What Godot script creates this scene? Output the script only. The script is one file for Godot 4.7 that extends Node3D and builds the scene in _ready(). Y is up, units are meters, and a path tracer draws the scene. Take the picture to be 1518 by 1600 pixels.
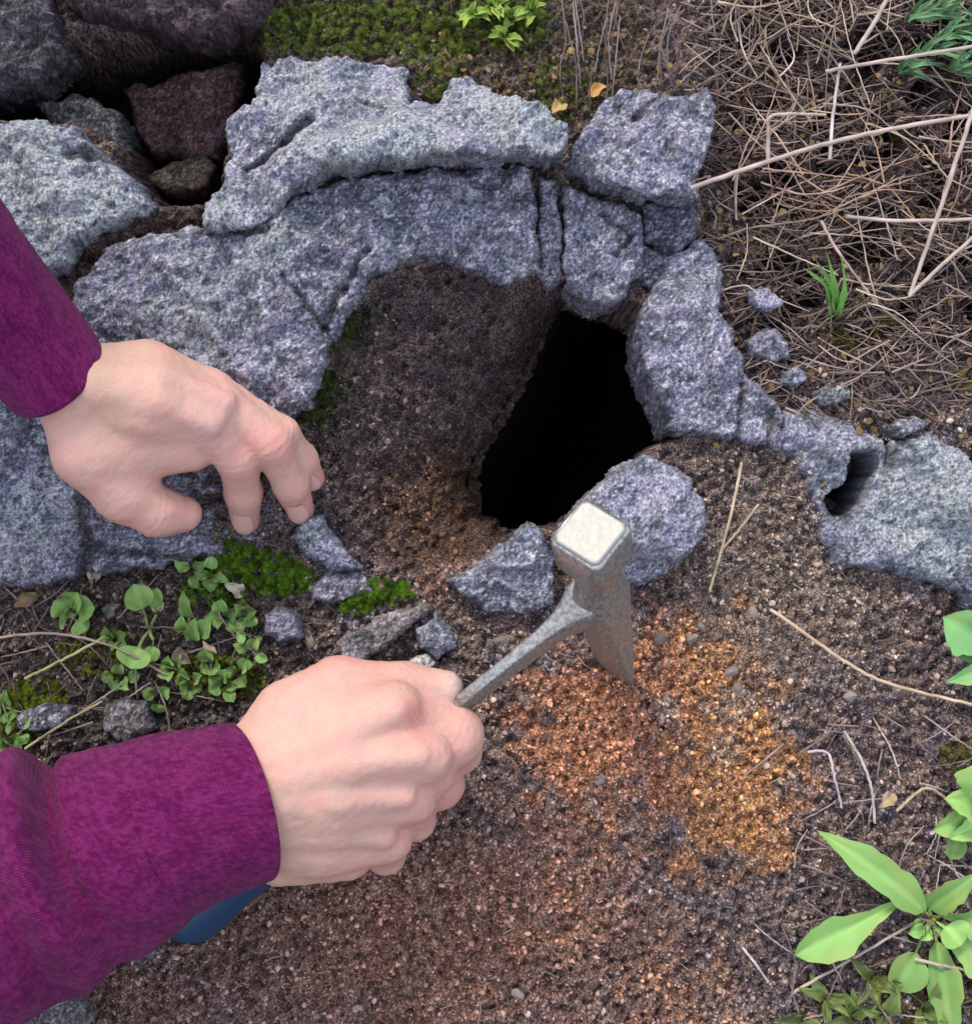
extends Node3D
# A rocky bank seen from close above. Everything is measured on a chart of the bank:
# x to the right, y down the slope, 0.31 mm to the chart unit, and w in mm out of the bank.
const S := 0.00031
const D := 0.70
const TILT := 35.0
var bank := Basis()
var rng := RandomNumberGenerator.new()
var nA := FastNoiseLite.new()
var nB := FastNoiseLite.new()
var nC := FastNoiseLite.new()
var nF := FastNoiseLite.new()
var M := {}
var taken := {}
var rim: PackedVector2Array
var throat: PackedVector2Array
var pocket: PackedVector2Array
var placed_rocks := []

# ---------------------------------------------------------------- helpers
func P(x: float, y: float, w: float) -> Vector3:      # chart point w mm out of the bank plane, in bank axes (m)
	var k := (D - w * 0.001) / D
	return Vector3((x - 759.0) * S * k, (800.0 - y) * S * k, w * 0.001)

func numbered(called: String) -> String:
	if not taken.has(called):
		taken[called] = 0
		return called
	taken[called] += 1
	return "%s_%03d" % [called, taken[called]]

func tag(o: Node, label: String, category := "", group := "", kind := "") -> void:
	o.set_meta("label", label)
	if category != "": o.set_meta("category", category)
	if group != "": o.set_meta("group", group)
	if kind != "": o.set_meta("kind", kind)

func top(called: String, at: Vector3) -> Node3D:
	var o := Node3D.new()
	o.name = numbered(called)
	add_child(o)
	o.transform = Transform3D(bank, bank * at)
	return o

func solo(called: String, mesh: Mesh, mat: Material, at: Vector3) -> MeshInstance3D:
	var o := MeshInstance3D.new()
	o.name = numbered(called)
	o.mesh = mesh
	o.material_override = mat
	add_child(o)
	o.transform = Transform3D(bank, bank * at)
	return o

func part(called: String, mesh: Mesh, mat: Material, parent: Node) -> MeshInstance3D:
	var o := MeshInstance3D.new()
	o.name = called
	o.mesh = mesh
	o.material_override = mat
	parent.add_child(o, true)
	return o

func arr_mesh(v: PackedVector3Array, n: PackedVector3Array, c: PackedColorArray, uv: PackedVector2Array, ix: PackedInt32Array) -> ArrayMesh:
	var a := []
	a.resize(Mesh.ARRAY_MAX)
	a[Mesh.ARRAY_VERTEX] = v
	a[Mesh.ARRAY_NORMAL] = n
	if c.size(): a[Mesh.ARRAY_COLOR] = c
	if uv.size(): a[Mesh.ARRAY_TEX_UV] = uv
	a[Mesh.ARRAY_INDEX] = ix
	var m := ArrayMesh.new()
	m.add_surface_from_arrays(Mesh.PRIMITIVE_TRIANGLES, a)
	return m

func smooth_normals(v: PackedVector3Array, ix: PackedInt32Array) -> PackedVector3Array:
	var n := PackedVector3Array()
	n.resize(v.size())
	for i in range(0, ix.size(), 3):
		var a := ix[i]
		var b := ix[i + 1]
		var c := ix[i + 2]
		var f := (v[c] - v[a]).cross(v[b] - v[a])
		n[a] += f
		n[b] += f
		n[c] += f
	for i in n.size():
		n[i] = n[i].normalized()
	return n

func pv(a: Array) -> PackedVector2Array:
	var p := PackedVector2Array()
	for i in range(0, a.size(), 2):
		p.append(Vector2(a[i], a[i + 1]))
	return p

func sdist(p: Vector2, poly: PackedVector2Array) -> float:   # positive inside
	var best := 1e12
	var n := poly.size()
	var a := poly[n - 1]
	for i in n:
		var b := poly[i]
		var q := Geometry2D.get_closest_point_to_segment(p, a, b)
		best = minf(best, p.distance_squared_to(q))
		a = b
	best = sqrt(best)
	return best if Geometry2D.is_point_in_polygon(p, poly) else -best

func blob(x: float, y: float, cx: float, cy: float, r: float, soft := 0.4) -> float:
	var d := Vector2(x - cx, y - cy).length() / r
	return smoothstep(1.0 + soft, 1.0 - soft, d)

func lin(r: float, g: float, b: float) -> Color:      # linear base colour -> sRGB for albedo_color
	return Color(r, g, b).linear_to_srgb()

# ---------------------------------------------------------------- materials
func grain_image(seed_: int, freq: float, lo: float, hi: float, size := 512) -> Image:
	var n := FastNoiseLite.new()
	n.seed = seed_
	n.noise_type = FastNoiseLite.TYPE_SIMPLEX_SMOOTH
	n.frequency = freq
	n.fractal_octaves = 4
	n.fractal_gain = 0.62
	var im := n.get_seamless_image(size, size)
	im.convert(Image.FORMAT_RGB8)
	for y in size:
		for x in size:
			var g := lerpf(lo, hi, smoothstep(0.12, 0.88, im.get_pixel(x, y).r))
			im.set_pixel(x, y, Color(g, g, g))
	return im

func normal_from(im: Image, strength: float) -> ImageTexture:
	var b := im.duplicate() as Image
	b.convert(Image.FORMAT_RGBA8)
	b.bump_map_to_normal_map(strength)
	return ImageTexture.create_from_image(b)

func vc_mat(rough: float, tex: Texture2D = null, nrm: Texture2D = null, nscale := 1.0, uvs := 1.0) -> StandardMaterial3D:
	var m := StandardMaterial3D.new()
	m.vertex_color_use_as_albedo = true
	m.roughness = rough
	m.metallic_specular = 0.3
	m.cull_mode = BaseMaterial3D.CULL_DISABLED
	if tex: m.albedo_texture = tex
	if nrm:
		m.normal_enabled = true
		m.normal_texture = nrm
		m.normal_scale = nscale
	m.uv1_scale = Vector3(uvs, uvs, uvs)
	return m

func make_materials() -> void:
	var g1 := grain_image(11, 0.03, 0.62, 1.0)
	var g2 := grain_image(23, 0.06, 0.42, 1.0)
	var t1 := ImageTexture.create_from_image(g1)
	var t2 := ImageTexture.create_from_image(g2)
	M.rock = vc_mat(0.85, t2, normal_from(g2, 5.0), 0.8, 18.0)
	M.rock.uv1_triplanar = true
	M.soil = vc_mat(0.95, t2, normal_from(g2, 6.0), 1.0, 22.0)
	M.crumb = vc_mat(0.95)
	M.crumb.metallic_specular = 0.2
	M.crumb.metallic_specular = 0.15
	M.stone = vc_mat(0.85, t1)
	M.stone.uv1_triplanar = true
	M.stone.uv1_scale = Vector3(40, 40, 40)
	M.straw = vc_mat(0.6)
	M.leaf = vc_mat(0.42)
	M.leaf.backlight_enabled = true
	M.leaf.backlight = lin(0.08, 0.14, 0.02)
	M.moss = vc_mat(0.8)
	M.moss.backlight_enabled = true
	M.moss.backlight = lin(0.05, 0.09, 0.01)
	# skin
	var gs := grain_image(41, 0.05, 0.9, 1.0, 512)
	var cn := FastNoiseLite.new()
	cn.seed = 8
	cn.noise_type = FastNoiseLite.TYPE_CELLULAR
	cn.cellular_return_type = FastNoiseLite.RETURN_DISTANCE2_SUB
	cn.frequency = 0.045
	cn.fractal_type = FastNoiseLite.FRACTAL_NONE
	var lines := cn.get_seamless_image(512, 512)
	lines.convert(Image.FORMAT_RGB8)
	M.skin = vc_mat(0.5, ImageTexture.create_from_image(gs), normal_from(lines, 2.2), 0.6, 1.0)
	M.skin.uv1_triplanar = true
	M.skin.uv1_scale = Vector3(45, 45, 45)
	M.skin.subsurf_scatter_enabled = true
	M.skin.subsurf_scatter_strength = 0.05
	# knitted wool
	var k := Image.create(256, 256, false, Image.FORMAT_RGB8)
	var kc := Image.create(256, 256, false, Image.FORMAT_RGB8)
	var nz := FastNoiseLite.new()
	nz.seed = 5
	nz.frequency = 0.09
	for y in 256:
		for x in 256:
			var cx := fposmod(x, 32.0) - 16.0
			var cy := fposmod(y + (8.0 if cx < 0.0 else -8.0) * 0.0, 32.0) - 16.0
			var side := 1.0 if cx > 0.0 else -1.0
			var yy := fposmod(cy + absf(cx) * 0.9 + 16.0, 32.0) - 16.0
			var xx := absf(cx) - 8.0
			var h := maxf(0.0, 1.0 - pow(xx / 8.5, 2.0)) * maxf(0.0, 1.0 - pow(yy / 16.0, 4.0))
			h = clampf(h * 0.85 + 0.18 * nz.get_noise_2d(x * 2.0, y * 2.0 + side * 60.0), 0.0, 1.0)
			k.set_pixel(x, y, Color(h, h, h))
			var g := 0.78 + 0.22 * h + 0.2 * nz.get_noise_2d(x * 1.0 + 300.0, y * 1.0)
			kc.set_pixel(x, y, Color(clampf(g, 0, 1), clampf(g * 0.93, 0, 1), clampf(g, 0, 1)))
	M.wool = StandardMaterial3D.new()
	M.wool.vertex_color_use_as_albedo = true
	M.wool.albedo_texture = ImageTexture.create_from_image(kc)
	M.wool.normal_enabled = true
	M.wool.normal_texture = normal_from(k, 5.0)
	M.wool.roughness = 0.95
	M.wool.metallic_specular = 0.15
	M.wool.rim_enabled = true
	M.wool.rim = 0.12
	M.wool.cull_mode = BaseMaterial3D.CULL_DISABLED
	# hammer
	M.steel = StandardMaterial3D.new()
	M.steel.albedo_color = lin(0.47, 0.46, 0.42)
	M.steel.metallic = 0.6
	M.steel.roughness = 0.36
	M.steel.normal_enabled = true
	M.steel.normal_texture = normal_from(g1, 2.0)
	M.steel.normal_scale = 0.12
	M.steel.uv1_triplanar = true
	M.steel.uv1_scale = Vector3(25, 25, 25)
	M.steel.albedo_texture = t1
	M.face = StandardMaterial3D.new()
	M.face.albedo_color = lin(0.40, 0.385, 0.33)
	M.face.metallic = 0.2
	M.face.roughness = 0.5
	M.face.albedo_texture = ImageTexture.create_from_image(gs)
	M.face.uv1_triplanar = true
	M.face.uv1_scale = Vector3(12, 12, 12)
	M.grip = StandardMaterial3D.new()
	M.grip.albedo_color = lin(0.012, 0.045, 0.1)
	M.grip.roughness = 0.45

# ---------------------------------------------------------------- the bank's relief
func ground_w(x: float, y: float) -> float:
	var w := 2.0 + 8.0 * clampf((y - 900.0) / 700.0, 0.0, 2.0)
	w -= 16.0 * clampf((500.0 - y) / 500.0, 0.0, 1.5)
	w -= 26.0 * smoothstep(0.08, 0.4, nA.get_noise_2d(x * 0.45 + 31.0, y * 0.45)) * smoothstep(1120.0, 1180.0, x) * smoothstep(560.0, 470.0, y)
	w += 16.0 * smoothstep(1080.0, 1500.0, x) * smoothstep(1000.0, 500.0, y)
	w += 7.0 * blob(x, y, 1060, 1200, 260, 0.7)
	w -= 6.0 * blob(x, y, 240, 1020, 260, 0.6)
	w += 7.0 * nB.get_noise_2d(x * 0.35, y * 0.35)
	if x > 420.0 and x < 1080.0 and y > 360.0 and y < 930.0:
		var p := Vector2(x + 10.0 * nA.get_noise_2d(x, y), y + 10.0 * nA.get_noise_2d(x + 500.0, y))
		var dr := sdist(p, rim)
		if dr > 0.0:
			var dt := sdist(p, throat)
			var t := 1.0 if dt > 0.0 else dr / (dr - dt)
			w -= 34.0 * t + 46.0 * t * t * t 
			w += t * (1.0 - t) * 22.0 * nB.get_noise_2d(x * 1.3 + 90.0, y * 1.3)
	if x > 1280.0 and x < 1390.0 and y > 690.0 and y < 830.0:
		var q := Geometry2D.get_closest_point_to_segment(Vector2(x, y), Vector2(1350, 722), Vector2(1318, 786))
		w -= 80.0 * smoothstep(46.0, 26.0, q.distance_to(Vector2(x, y)))
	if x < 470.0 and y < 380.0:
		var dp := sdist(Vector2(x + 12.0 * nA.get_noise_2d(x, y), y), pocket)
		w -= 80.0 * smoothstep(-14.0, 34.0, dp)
	return w

func ground_h(x: float, y: float) -> float:      # with the fine relief
	return ground_w(x, y) + 5.0 * nA.get_noise_2d(x * 2.0 + 55.0, y * 2.0) + 3.2 * nC.get_noise_2d(x * 0.8, y * 0.8) + 1.2 * nF.get_noise_2d(x, y)

func orange_at(x0: float, y0: float) -> float:
	var x := x0 + 95.0 * nB.get_noise_2d(x0 * 1.5 + 210.0, y0 * 1.5) + 34.0 * nA.get_noise_2d(x0, y0 + 900.0)
	var y := y0 + 95.0 * nB.get_noise_2d(x0 * 1.5, y0 * 1.5 + 410.0) + 34.0 * nA.get_noise_2d(x0 + 900.0, y0)
	var a := nA.get_noise_2d(x * 1.6, y * 1.6)
	var o := maxf(blob(x, y, 945, 1140, 130, 0.4), blob(x, y, 1110, 1200, 125, 0.4))
	o = maxf(o, 0.9 * blob(x, y, 1070, 1060, 100, 0.5))
	o = maxf(o, 0.8 * blob(x, y, 1180, 1260, 70, 0.5))
	o = maxf(o, 0.45 * blob(x, y, 840, 1370, 110, 0.6))
	o = maxf(o, 0.3 * blob(x, y, 640, 1420, 170, 0.6))
	o = maxf(o, 0.4 * blob(x, y, 1060, 1560, 70, 0.6))
	o = maxf(o, 0.4 * blob(x, y, 690, 840, 70, 0.6))
	o -= 0.8 * blob(x, y, 1045, 1130, 32, 0.5) + 0.7 * blob(x, y, 1000, 1240, 45, 0.6)
	return clampf(o + 0.55 * a * o, 0.0, 1.0)

func soil_color(x: float, y: float) -> Color:    # linear
	var a := nA.get_noise_2d(x * 0.8 + 40.0, y * 0.8)
	var f := nC.get_noise_2d(x * 1.7, y * 1.7 + 77.0)
	var c := Color(0.42, 0.295, 0.24).lerp(Color(0.21, 0.155, 0.15), smoothstep(-0.35, 0.35, a))
	c = c.lerp(Color(0.40, 0.34, 0.35), 0.65 * smoothstep(0.1, 0.5, nB.get_noise_2d(x + 700.0, y)))
	var redd := 0.5 * smoothstep(1250.0, 1450.0, y) * smoothstep(1200.0, 900.0, x)
	c = c.lerp(Color(0.38, 0.195, 0.135), redd)
	var pale := blob(x, y, 1230, 900, 170, 0.6)
	c = c.lerp(Color(0.44, 0.335, 0.255), 0.65 * pale)
	var o := orange_at(x, y)
	c = c.lerp(Color(0.80, 0.36, 0.195).lerp(Color(0.80, 0.40, 0.15), smoothstep(0.0, 0.5, f + 0.8 * smoothstep(980.0, 1120.0, x) - 0.4)), o * 0.92)
	var cr := maxf(blob(x, y, 1142, 1100, 26, 0.6), maxf(blob(x, y, 1125, 1165, 24, 0.6), blob(x, y, 1040, 1100, 16, 0.6)))
	c = c.lerp(Color(0.72, 0.58, 0.44), clampf(cr * (0.5 + 2.0 * f), 0.0, 0.85))
	# moss and litter above the ledge
	var m := smoothstep(110.0, 50.0, y + 25.0 * a) * smoothstep(340.0, 430.0, x) * smoothstep(900.0, 830.0, x)
	c = c.lerp(Color(0.11, 0.13, 0.03).lerp(Color(0.16, 0.115, 0.06), smoothstep(-0.1, 0.3, a)), 0.85 * m)
	var l := smoothstep(230.0, 150.0, y) * smoothstep(600.0, 700.0, x) * smoothstep(1060.0, 980.0, x)
	c = c.lerp(Color(0.17, 0.12, 0.055), 0.6 * l * (1.0 - m))
	# dark humus under the small plants
	var h := blob(x, y, 220, 1010, 240, 0.5)
	c = c.lerp(Color(0.125, 0.10, 0.075), 0.7 * h)
	# straw bank
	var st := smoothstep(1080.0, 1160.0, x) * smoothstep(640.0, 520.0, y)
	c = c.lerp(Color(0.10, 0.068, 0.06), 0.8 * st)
	# reddish dark clay in the hollow
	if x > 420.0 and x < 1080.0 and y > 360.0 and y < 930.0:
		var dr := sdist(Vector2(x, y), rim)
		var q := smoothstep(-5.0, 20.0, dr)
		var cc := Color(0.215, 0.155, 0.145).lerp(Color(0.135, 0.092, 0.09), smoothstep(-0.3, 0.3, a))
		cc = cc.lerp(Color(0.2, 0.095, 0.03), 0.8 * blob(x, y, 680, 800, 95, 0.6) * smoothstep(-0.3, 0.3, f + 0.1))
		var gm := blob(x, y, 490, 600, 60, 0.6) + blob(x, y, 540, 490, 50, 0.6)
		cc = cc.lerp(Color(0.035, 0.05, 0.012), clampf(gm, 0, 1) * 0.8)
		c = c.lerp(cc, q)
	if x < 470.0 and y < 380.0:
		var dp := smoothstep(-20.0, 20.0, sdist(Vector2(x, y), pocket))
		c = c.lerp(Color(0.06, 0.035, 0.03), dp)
	var band := smoothstep(40.0, 0.0, absf(sdist_line(x, y)))
	c = c.lerp(Color(0.12, 0.075, 0.06), band)
	return c * (1.0 + 0.75 * f + 0.3 * nA.get_noise_2d(x * 2.0 + 55.0, y * 2.0))

func sdist_line(x: float, y: float) -> float:
	if x > 380.0 or y > 480.0: return 999.0
	return Vector2(x, y).distance_to(Geometry2D.get_closest_point_to_segment(Vector2(x, y), Vector2(110, 420), Vector2(320, 335)))

func axis_lines(lo: float, hi: float, step: float, far: float) -> PackedFloat32Array:
	var a := PackedFloat32Array()
	var out := []
	var s := step
	var p := lo
	while p > -far:
		s *= 1.35
		p -= s
		out.append(p)
	out.reverse()
	for q in out: a.append(q)
	p = lo
	while p < hi:
		a.append(p)
		p += step
	a.append(hi)
	s = step
	p = hi
	while p < far:
		s *= 1.35
		p += s
		a.append(p)
	return a

func build_ground() -> void:
	var xs := axis_lines(-420.0, 1880.0, 3.2, 30000.0)
	var ys := axis_lines(-300.0, 1900.0, 3.2, 30000.0)
	var nx := xs.size()
	var ny := ys.size()
	var v := PackedVector3Array()
	var c := PackedColorArray()
	var uv := PackedVector2Array()
	v.resize(nx * ny)
	c.resize(nx * ny)
	uv.resize(nx * ny)
	var cut := PackedByteArray()
	cut.resize(nx * ny)
	var i := 0
	for yi in ny:
		var y := ys[yi]
		for xi in nx:
			var x := xs[xi]
			var w := ground_h(x, y)
			if x < -440.0 or x > 1900.0 or y < -320.0 or y > 1920.0:
				w = ground_w(clampf(x, -2000.0, 4000.0), clampf(y, -2000.0, 4000.0)) + 40.0 * nB.get_noise_2d(x * 0.02, y * 0.02)
			var m := Vector3((x - 759.0) * S, (800.0 - y) * S, w * 0.001)
			v[i] = m
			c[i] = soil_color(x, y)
			uv[i] = Vector2(m.x, m.y)
			if x > 600.0 and x < 1090.0 and y > 430.0 and y < 870.0:
				cut[i] = 1 if sdist(Vector2(x + 10.0 * nA.get_noise_2d(x, y), y + 10.0 * nA.get_noise_2d(x + 500.0, y)), throat) > 6.0 else 0
			i += 1
	var ix := PackedInt32Array()
	for yi in ny - 1:
		for xi in nx - 1:
			var a := yi * nx + xi
			if cut[a] and cut[a + 1] and cut[a + nx] and cut[a + nx + 1]: continue
			ix.append_array(PackedInt32Array([a, a + 1, a + nx, a + 1, a + nx + 1, a + nx]))
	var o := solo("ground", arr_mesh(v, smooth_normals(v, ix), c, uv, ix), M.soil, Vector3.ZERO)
	tag(o, "brown earth bank with an orange clay patch", "", "", "structure")

func build_cave() -> void:      # the throat runs on down into the bank, to the right under the slabs
	var n := 72
	var rings := 40
	var v := PackedVector3Array()
	var c := PackedColorArray()
	var uv := PackedVector2Array()
	var pts := []
	var per := 0.0
	var m := throat.size()
	for i in n:
		var f := float(i) / n * m
		var a := throat[int(f) % m]
		var b := throat[(int(f) + 1) % m]
		pts.append(a.lerp(b, f - floorf(f)))
	var cen := Vector2(890, 660)
	for r in rings + 1:
		var t := float(r) / rings
		for i in n:
			var p: Vector2 = pts[i]
			var grow := 1.06 + 0.35 * sin(t * PI * 0.85)
			if t > 0.8: grow *= sqrt(maxf(0.0, 1.0 - pow((t - 0.8) / 0.2, 2.0)))
			var q := cen + (p - cen) * grow + Vector2(190, 60) * t
			var nz := 18.0 * nB.get_noise_3d(q.x, q.y, t * 300.0) * minf(1.0, t * 6.0)
			var d := (p - cen).normalized() * nz
			q += d
			var w := -68.0 - 330.0 * t
			v.append(Vector3((q.x - 759.0) * S, (800.0 - q.y) * S, w * 0.001))
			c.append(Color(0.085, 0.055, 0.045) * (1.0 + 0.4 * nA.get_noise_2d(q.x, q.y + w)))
			uv.append(Vector2(float(i) / n * 0.3, w * 0.001))
	var ix := PackedInt32Array()
	for r in rings:
		for i in n:
			var a := r * n + i
			var b := r * n + (i + 1) % n
			ix.append_array(PackedInt32Array([a, b, a + n, b, b + n, a + n]))
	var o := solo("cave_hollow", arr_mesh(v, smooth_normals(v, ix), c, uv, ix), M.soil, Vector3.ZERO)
	tag(o, "dark hollow running down under the rock", "", "", "structure")

# ---------------------------------------------------------------- rocks
func idw(x: float, y: float, ctrl: Array) -> float:
	var s := 0.0
	var t := 0.0
	for q in ctrl:
		var dx: float = x - q[0]
		var dy: float = y - q[1]
		var k := 1.0 / (dx * dx + dy * dy + 900.0)
		k *= k
		s += k * q[2]
		t += k
	return s / t

func rock(called: String, label: String, category: String, outline: Array, ctrl: Array, o := {}) -> MeshInstance3D:
	var poly := pv(outline)
	var wref: float = o.get("wref", 10.0)
	var k := (D - wref * 0.001) / D
	var e: float = o.get("edge", 26.0)
	var drop: float = o.get("drop", 9.0)
	var steep: float = o.get("steep", 1.3)
	var rough: float = o.get("rough", 3.2)
	var warp: float = o.get("warp", 9.0)
	var skirt: float = o.get("skirt", 26.0)
	var step: float = o.get("step", 3.0)
	var cracks: Array = o.get("cracks", [])
	var lichen: Array = o.get("lichen", [])
	var tint: Color = o.get("tint", Color(0.285, 0.28, 0.325))
	var speck: float = o.get("speck", 1.0)
	var grain: float = o.get("grain", 1.0)
	var facet: float = o.get("facet", 0.0)
	var under: float = o.get("under", 1.05)
	var off: float = o.get("seed", float(placed_rocks.size()) * 137.0)
	var box := Rect2(poly[0], Vector2.ZERO)
	for p in poly: box = box.expand(p)
	box = box.grow(skirt + 12.0)
	var nx := int(box.size.x / step) + 2
	var ny := int(box.size.y / step) + 2
	var v := PackedVector3Array()
	var c := PackedColorArray()
	var uv := PackedVector2Array()
	var index := PackedInt32Array()
	index.resize(nx * ny)
	index.fill(-1)
	var cen := box.get_center()
	var org := Vector3((cen.x - 759.0) * S * k, (800.0 - cen.y) * S * k, ground_w(cen.x, cen.y) * 0.001)
	for yi in ny:
		for xi in nx:
			var x := box.position.x + xi * step
			var y := box.position.y + yi * step
			var wx := x + warp * nA.get_noise_2d(x + off, y)
			var wy := y + warp * nA.get_noise_2d(x, y + off + 300.0)
			var d := sdist(Vector2(wx, wy), poly)
			if d < -skirt: continue
			var h := idw(x, y, ctrl)
			var n1 := nB.get_noise_2d(x + off, y - off)
			var n2 := nC.get_noise_2d(x, y + off)
			var n3 := nF.get_noise_2d(x - off, y)
			h += rough * n1 * 1.6
			if facet > 0.0: h += facet * (1.0 - 2.0 * absf(nA.get_noise_2d(x * 0.6 + off, y * 0.6)))
			h += grain * (0.85 * n2 + 0.6 * n3)
			var incr := 0.0
			for q in cracks:
				var qq := Geometry2D.get_closest_point_to_segment(Vector2(wx, wy), Vector2(q[0], q[1]), Vector2(q[2], q[3]))
				var dd: float = qq.distance_to(Vector2(wx, wy)) / q[4]
				if dd < 1.0:
					var s := smoothstep(1.0, 0.35 if q[5] < 20.0 else 0.72, dd)
					h -= q[5] * s
					incr = maxf(incr, s)
			if incr > 0.0 and o.has("smooth_cracks"): h -= incr * (rough * n1 * 1.6 + grain * (0.85 * n2 + 0.6 * n3))
			if d < e:
				var t := 1.0 - maxf(d, 0.0) / e
				h -= drop * (1.0 - sqrt(maxf(0.0, 1.0 - t * t)))
			if d < 0.0: h += d * steep
			var gx := x
			var gy := y
			if d < 0.0:
				var gr := Vector2(sdist(Vector2(wx + 2.0, wy), poly) - d, sdist(Vector2(wx, wy + 2.0), poly) - d)
				if gr.length_squared() > 0.0001:
					gr = gr.normalized() * (-d * under)
					gx += gr.x
					gy += gr.y
			if d < e * 0.7:
				gx += 7.0 * nA.get_noise_3d(x, y, h * 4.0 + off)
				gy += 7.0 * nA.get_noise_3d(x + 400.0, y, h * 4.0 + off)
			n2 = nC.get_noise_3d(x, y + off, h * 3.2)
			n3 = nF.get_noise_3d(x - off, y, h * 3.2)
			var n4 := nB.get_noise_3d(x * 2.2, y * 2.2 + off, h * 6.0)
			# colour: grey grains, pale specks, lichen
			var col := tint * 1.27 * (1.0 + 0.25 * n1 + 0.35 * n4 + 0.45 * n2)
			col = col.lerp(Color(col.r * 1.05, col.g * 0.96, col.b * 1.09), clampf(0.5 + 2.2 * n4, 0.0, 1.0))
			col = col.lerp(Color(col.r * 0.95, col.g * 1.02, col.b * 1.04), clampf(0.5 - 2.4 * n1, 0.0, 1.0))
			col = col.lerp(tint * 0.36, smoothstep(0.10, 0.42, -n3 - 0.35 * n4) * 0.85)
			var sp := smoothstep(0.26, 0.46, n3 + 0.3 * n2 + 0.25 * n4) * speck
			col = col.lerp(Color(0.82, 0.81, 0.88), clampf(sp, 0.0, 1.0) * 0.95)
			var fleck := smoothstep(0.40, 0.5, nC.get_noise_3d(x * 0.5 + 300.0 + off, y * 0.5, h * 1.8)) * speck
			col = col.lerp(Color(0.84, 0.84, 0.88), clampf(fleck, 0.0, 1.0) * 0.8)
			for q in lichen:
				var lb := blob(x, y, q[0], q[1], q[2] * (1.0 + 0.5 * n1), 0.5)
				if lb > 0.0: col = col.lerp(Color(0.70, 0.75, 0.735), clampf(lb * (0.6 + 1.3 * n2 + 0.9 * n3), 0.0, 1.0) * q[3])
			if incr > 0.3: col = col.lerp(Color(0.09, 0.07, 0.06), (incr - 0.3) * 0.9)
			index[yi * nx + xi] = v.size()
			var m := Vector3((gx - 759.0) * S * k, (800.0 - gy) * S * k, h * 0.001)
			v.append(m - org)
			c.append(col)
			uv.append(Vector2(m.x, m.y))
	var ix := PackedInt32Array()
	for yi in ny - 1:
		for xi in nx - 1:
			var a := index[yi * nx + xi]
			var b := index[yi * nx + xi + 1]
			var f := index[(yi + 1) * nx + xi]
			var g := index[(yi + 1) * nx + xi + 1]
			if a >= 0 and b >= 0 and f >= 0: ix.append_array(PackedInt32Array([a, b, f]))
			if b >= 0 and g >= 0 and f >= 0: ix.append_array(PackedInt32Array([b, g, f]))
	var r := solo(called, arr_mesh(v, smooth_normals(v, ix), c, uv, ix), o.get("mat", M.rock), org)
	tag(r, label, category, o.get("group", ""))
	placed_rocks.append(r)
	return r

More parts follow.
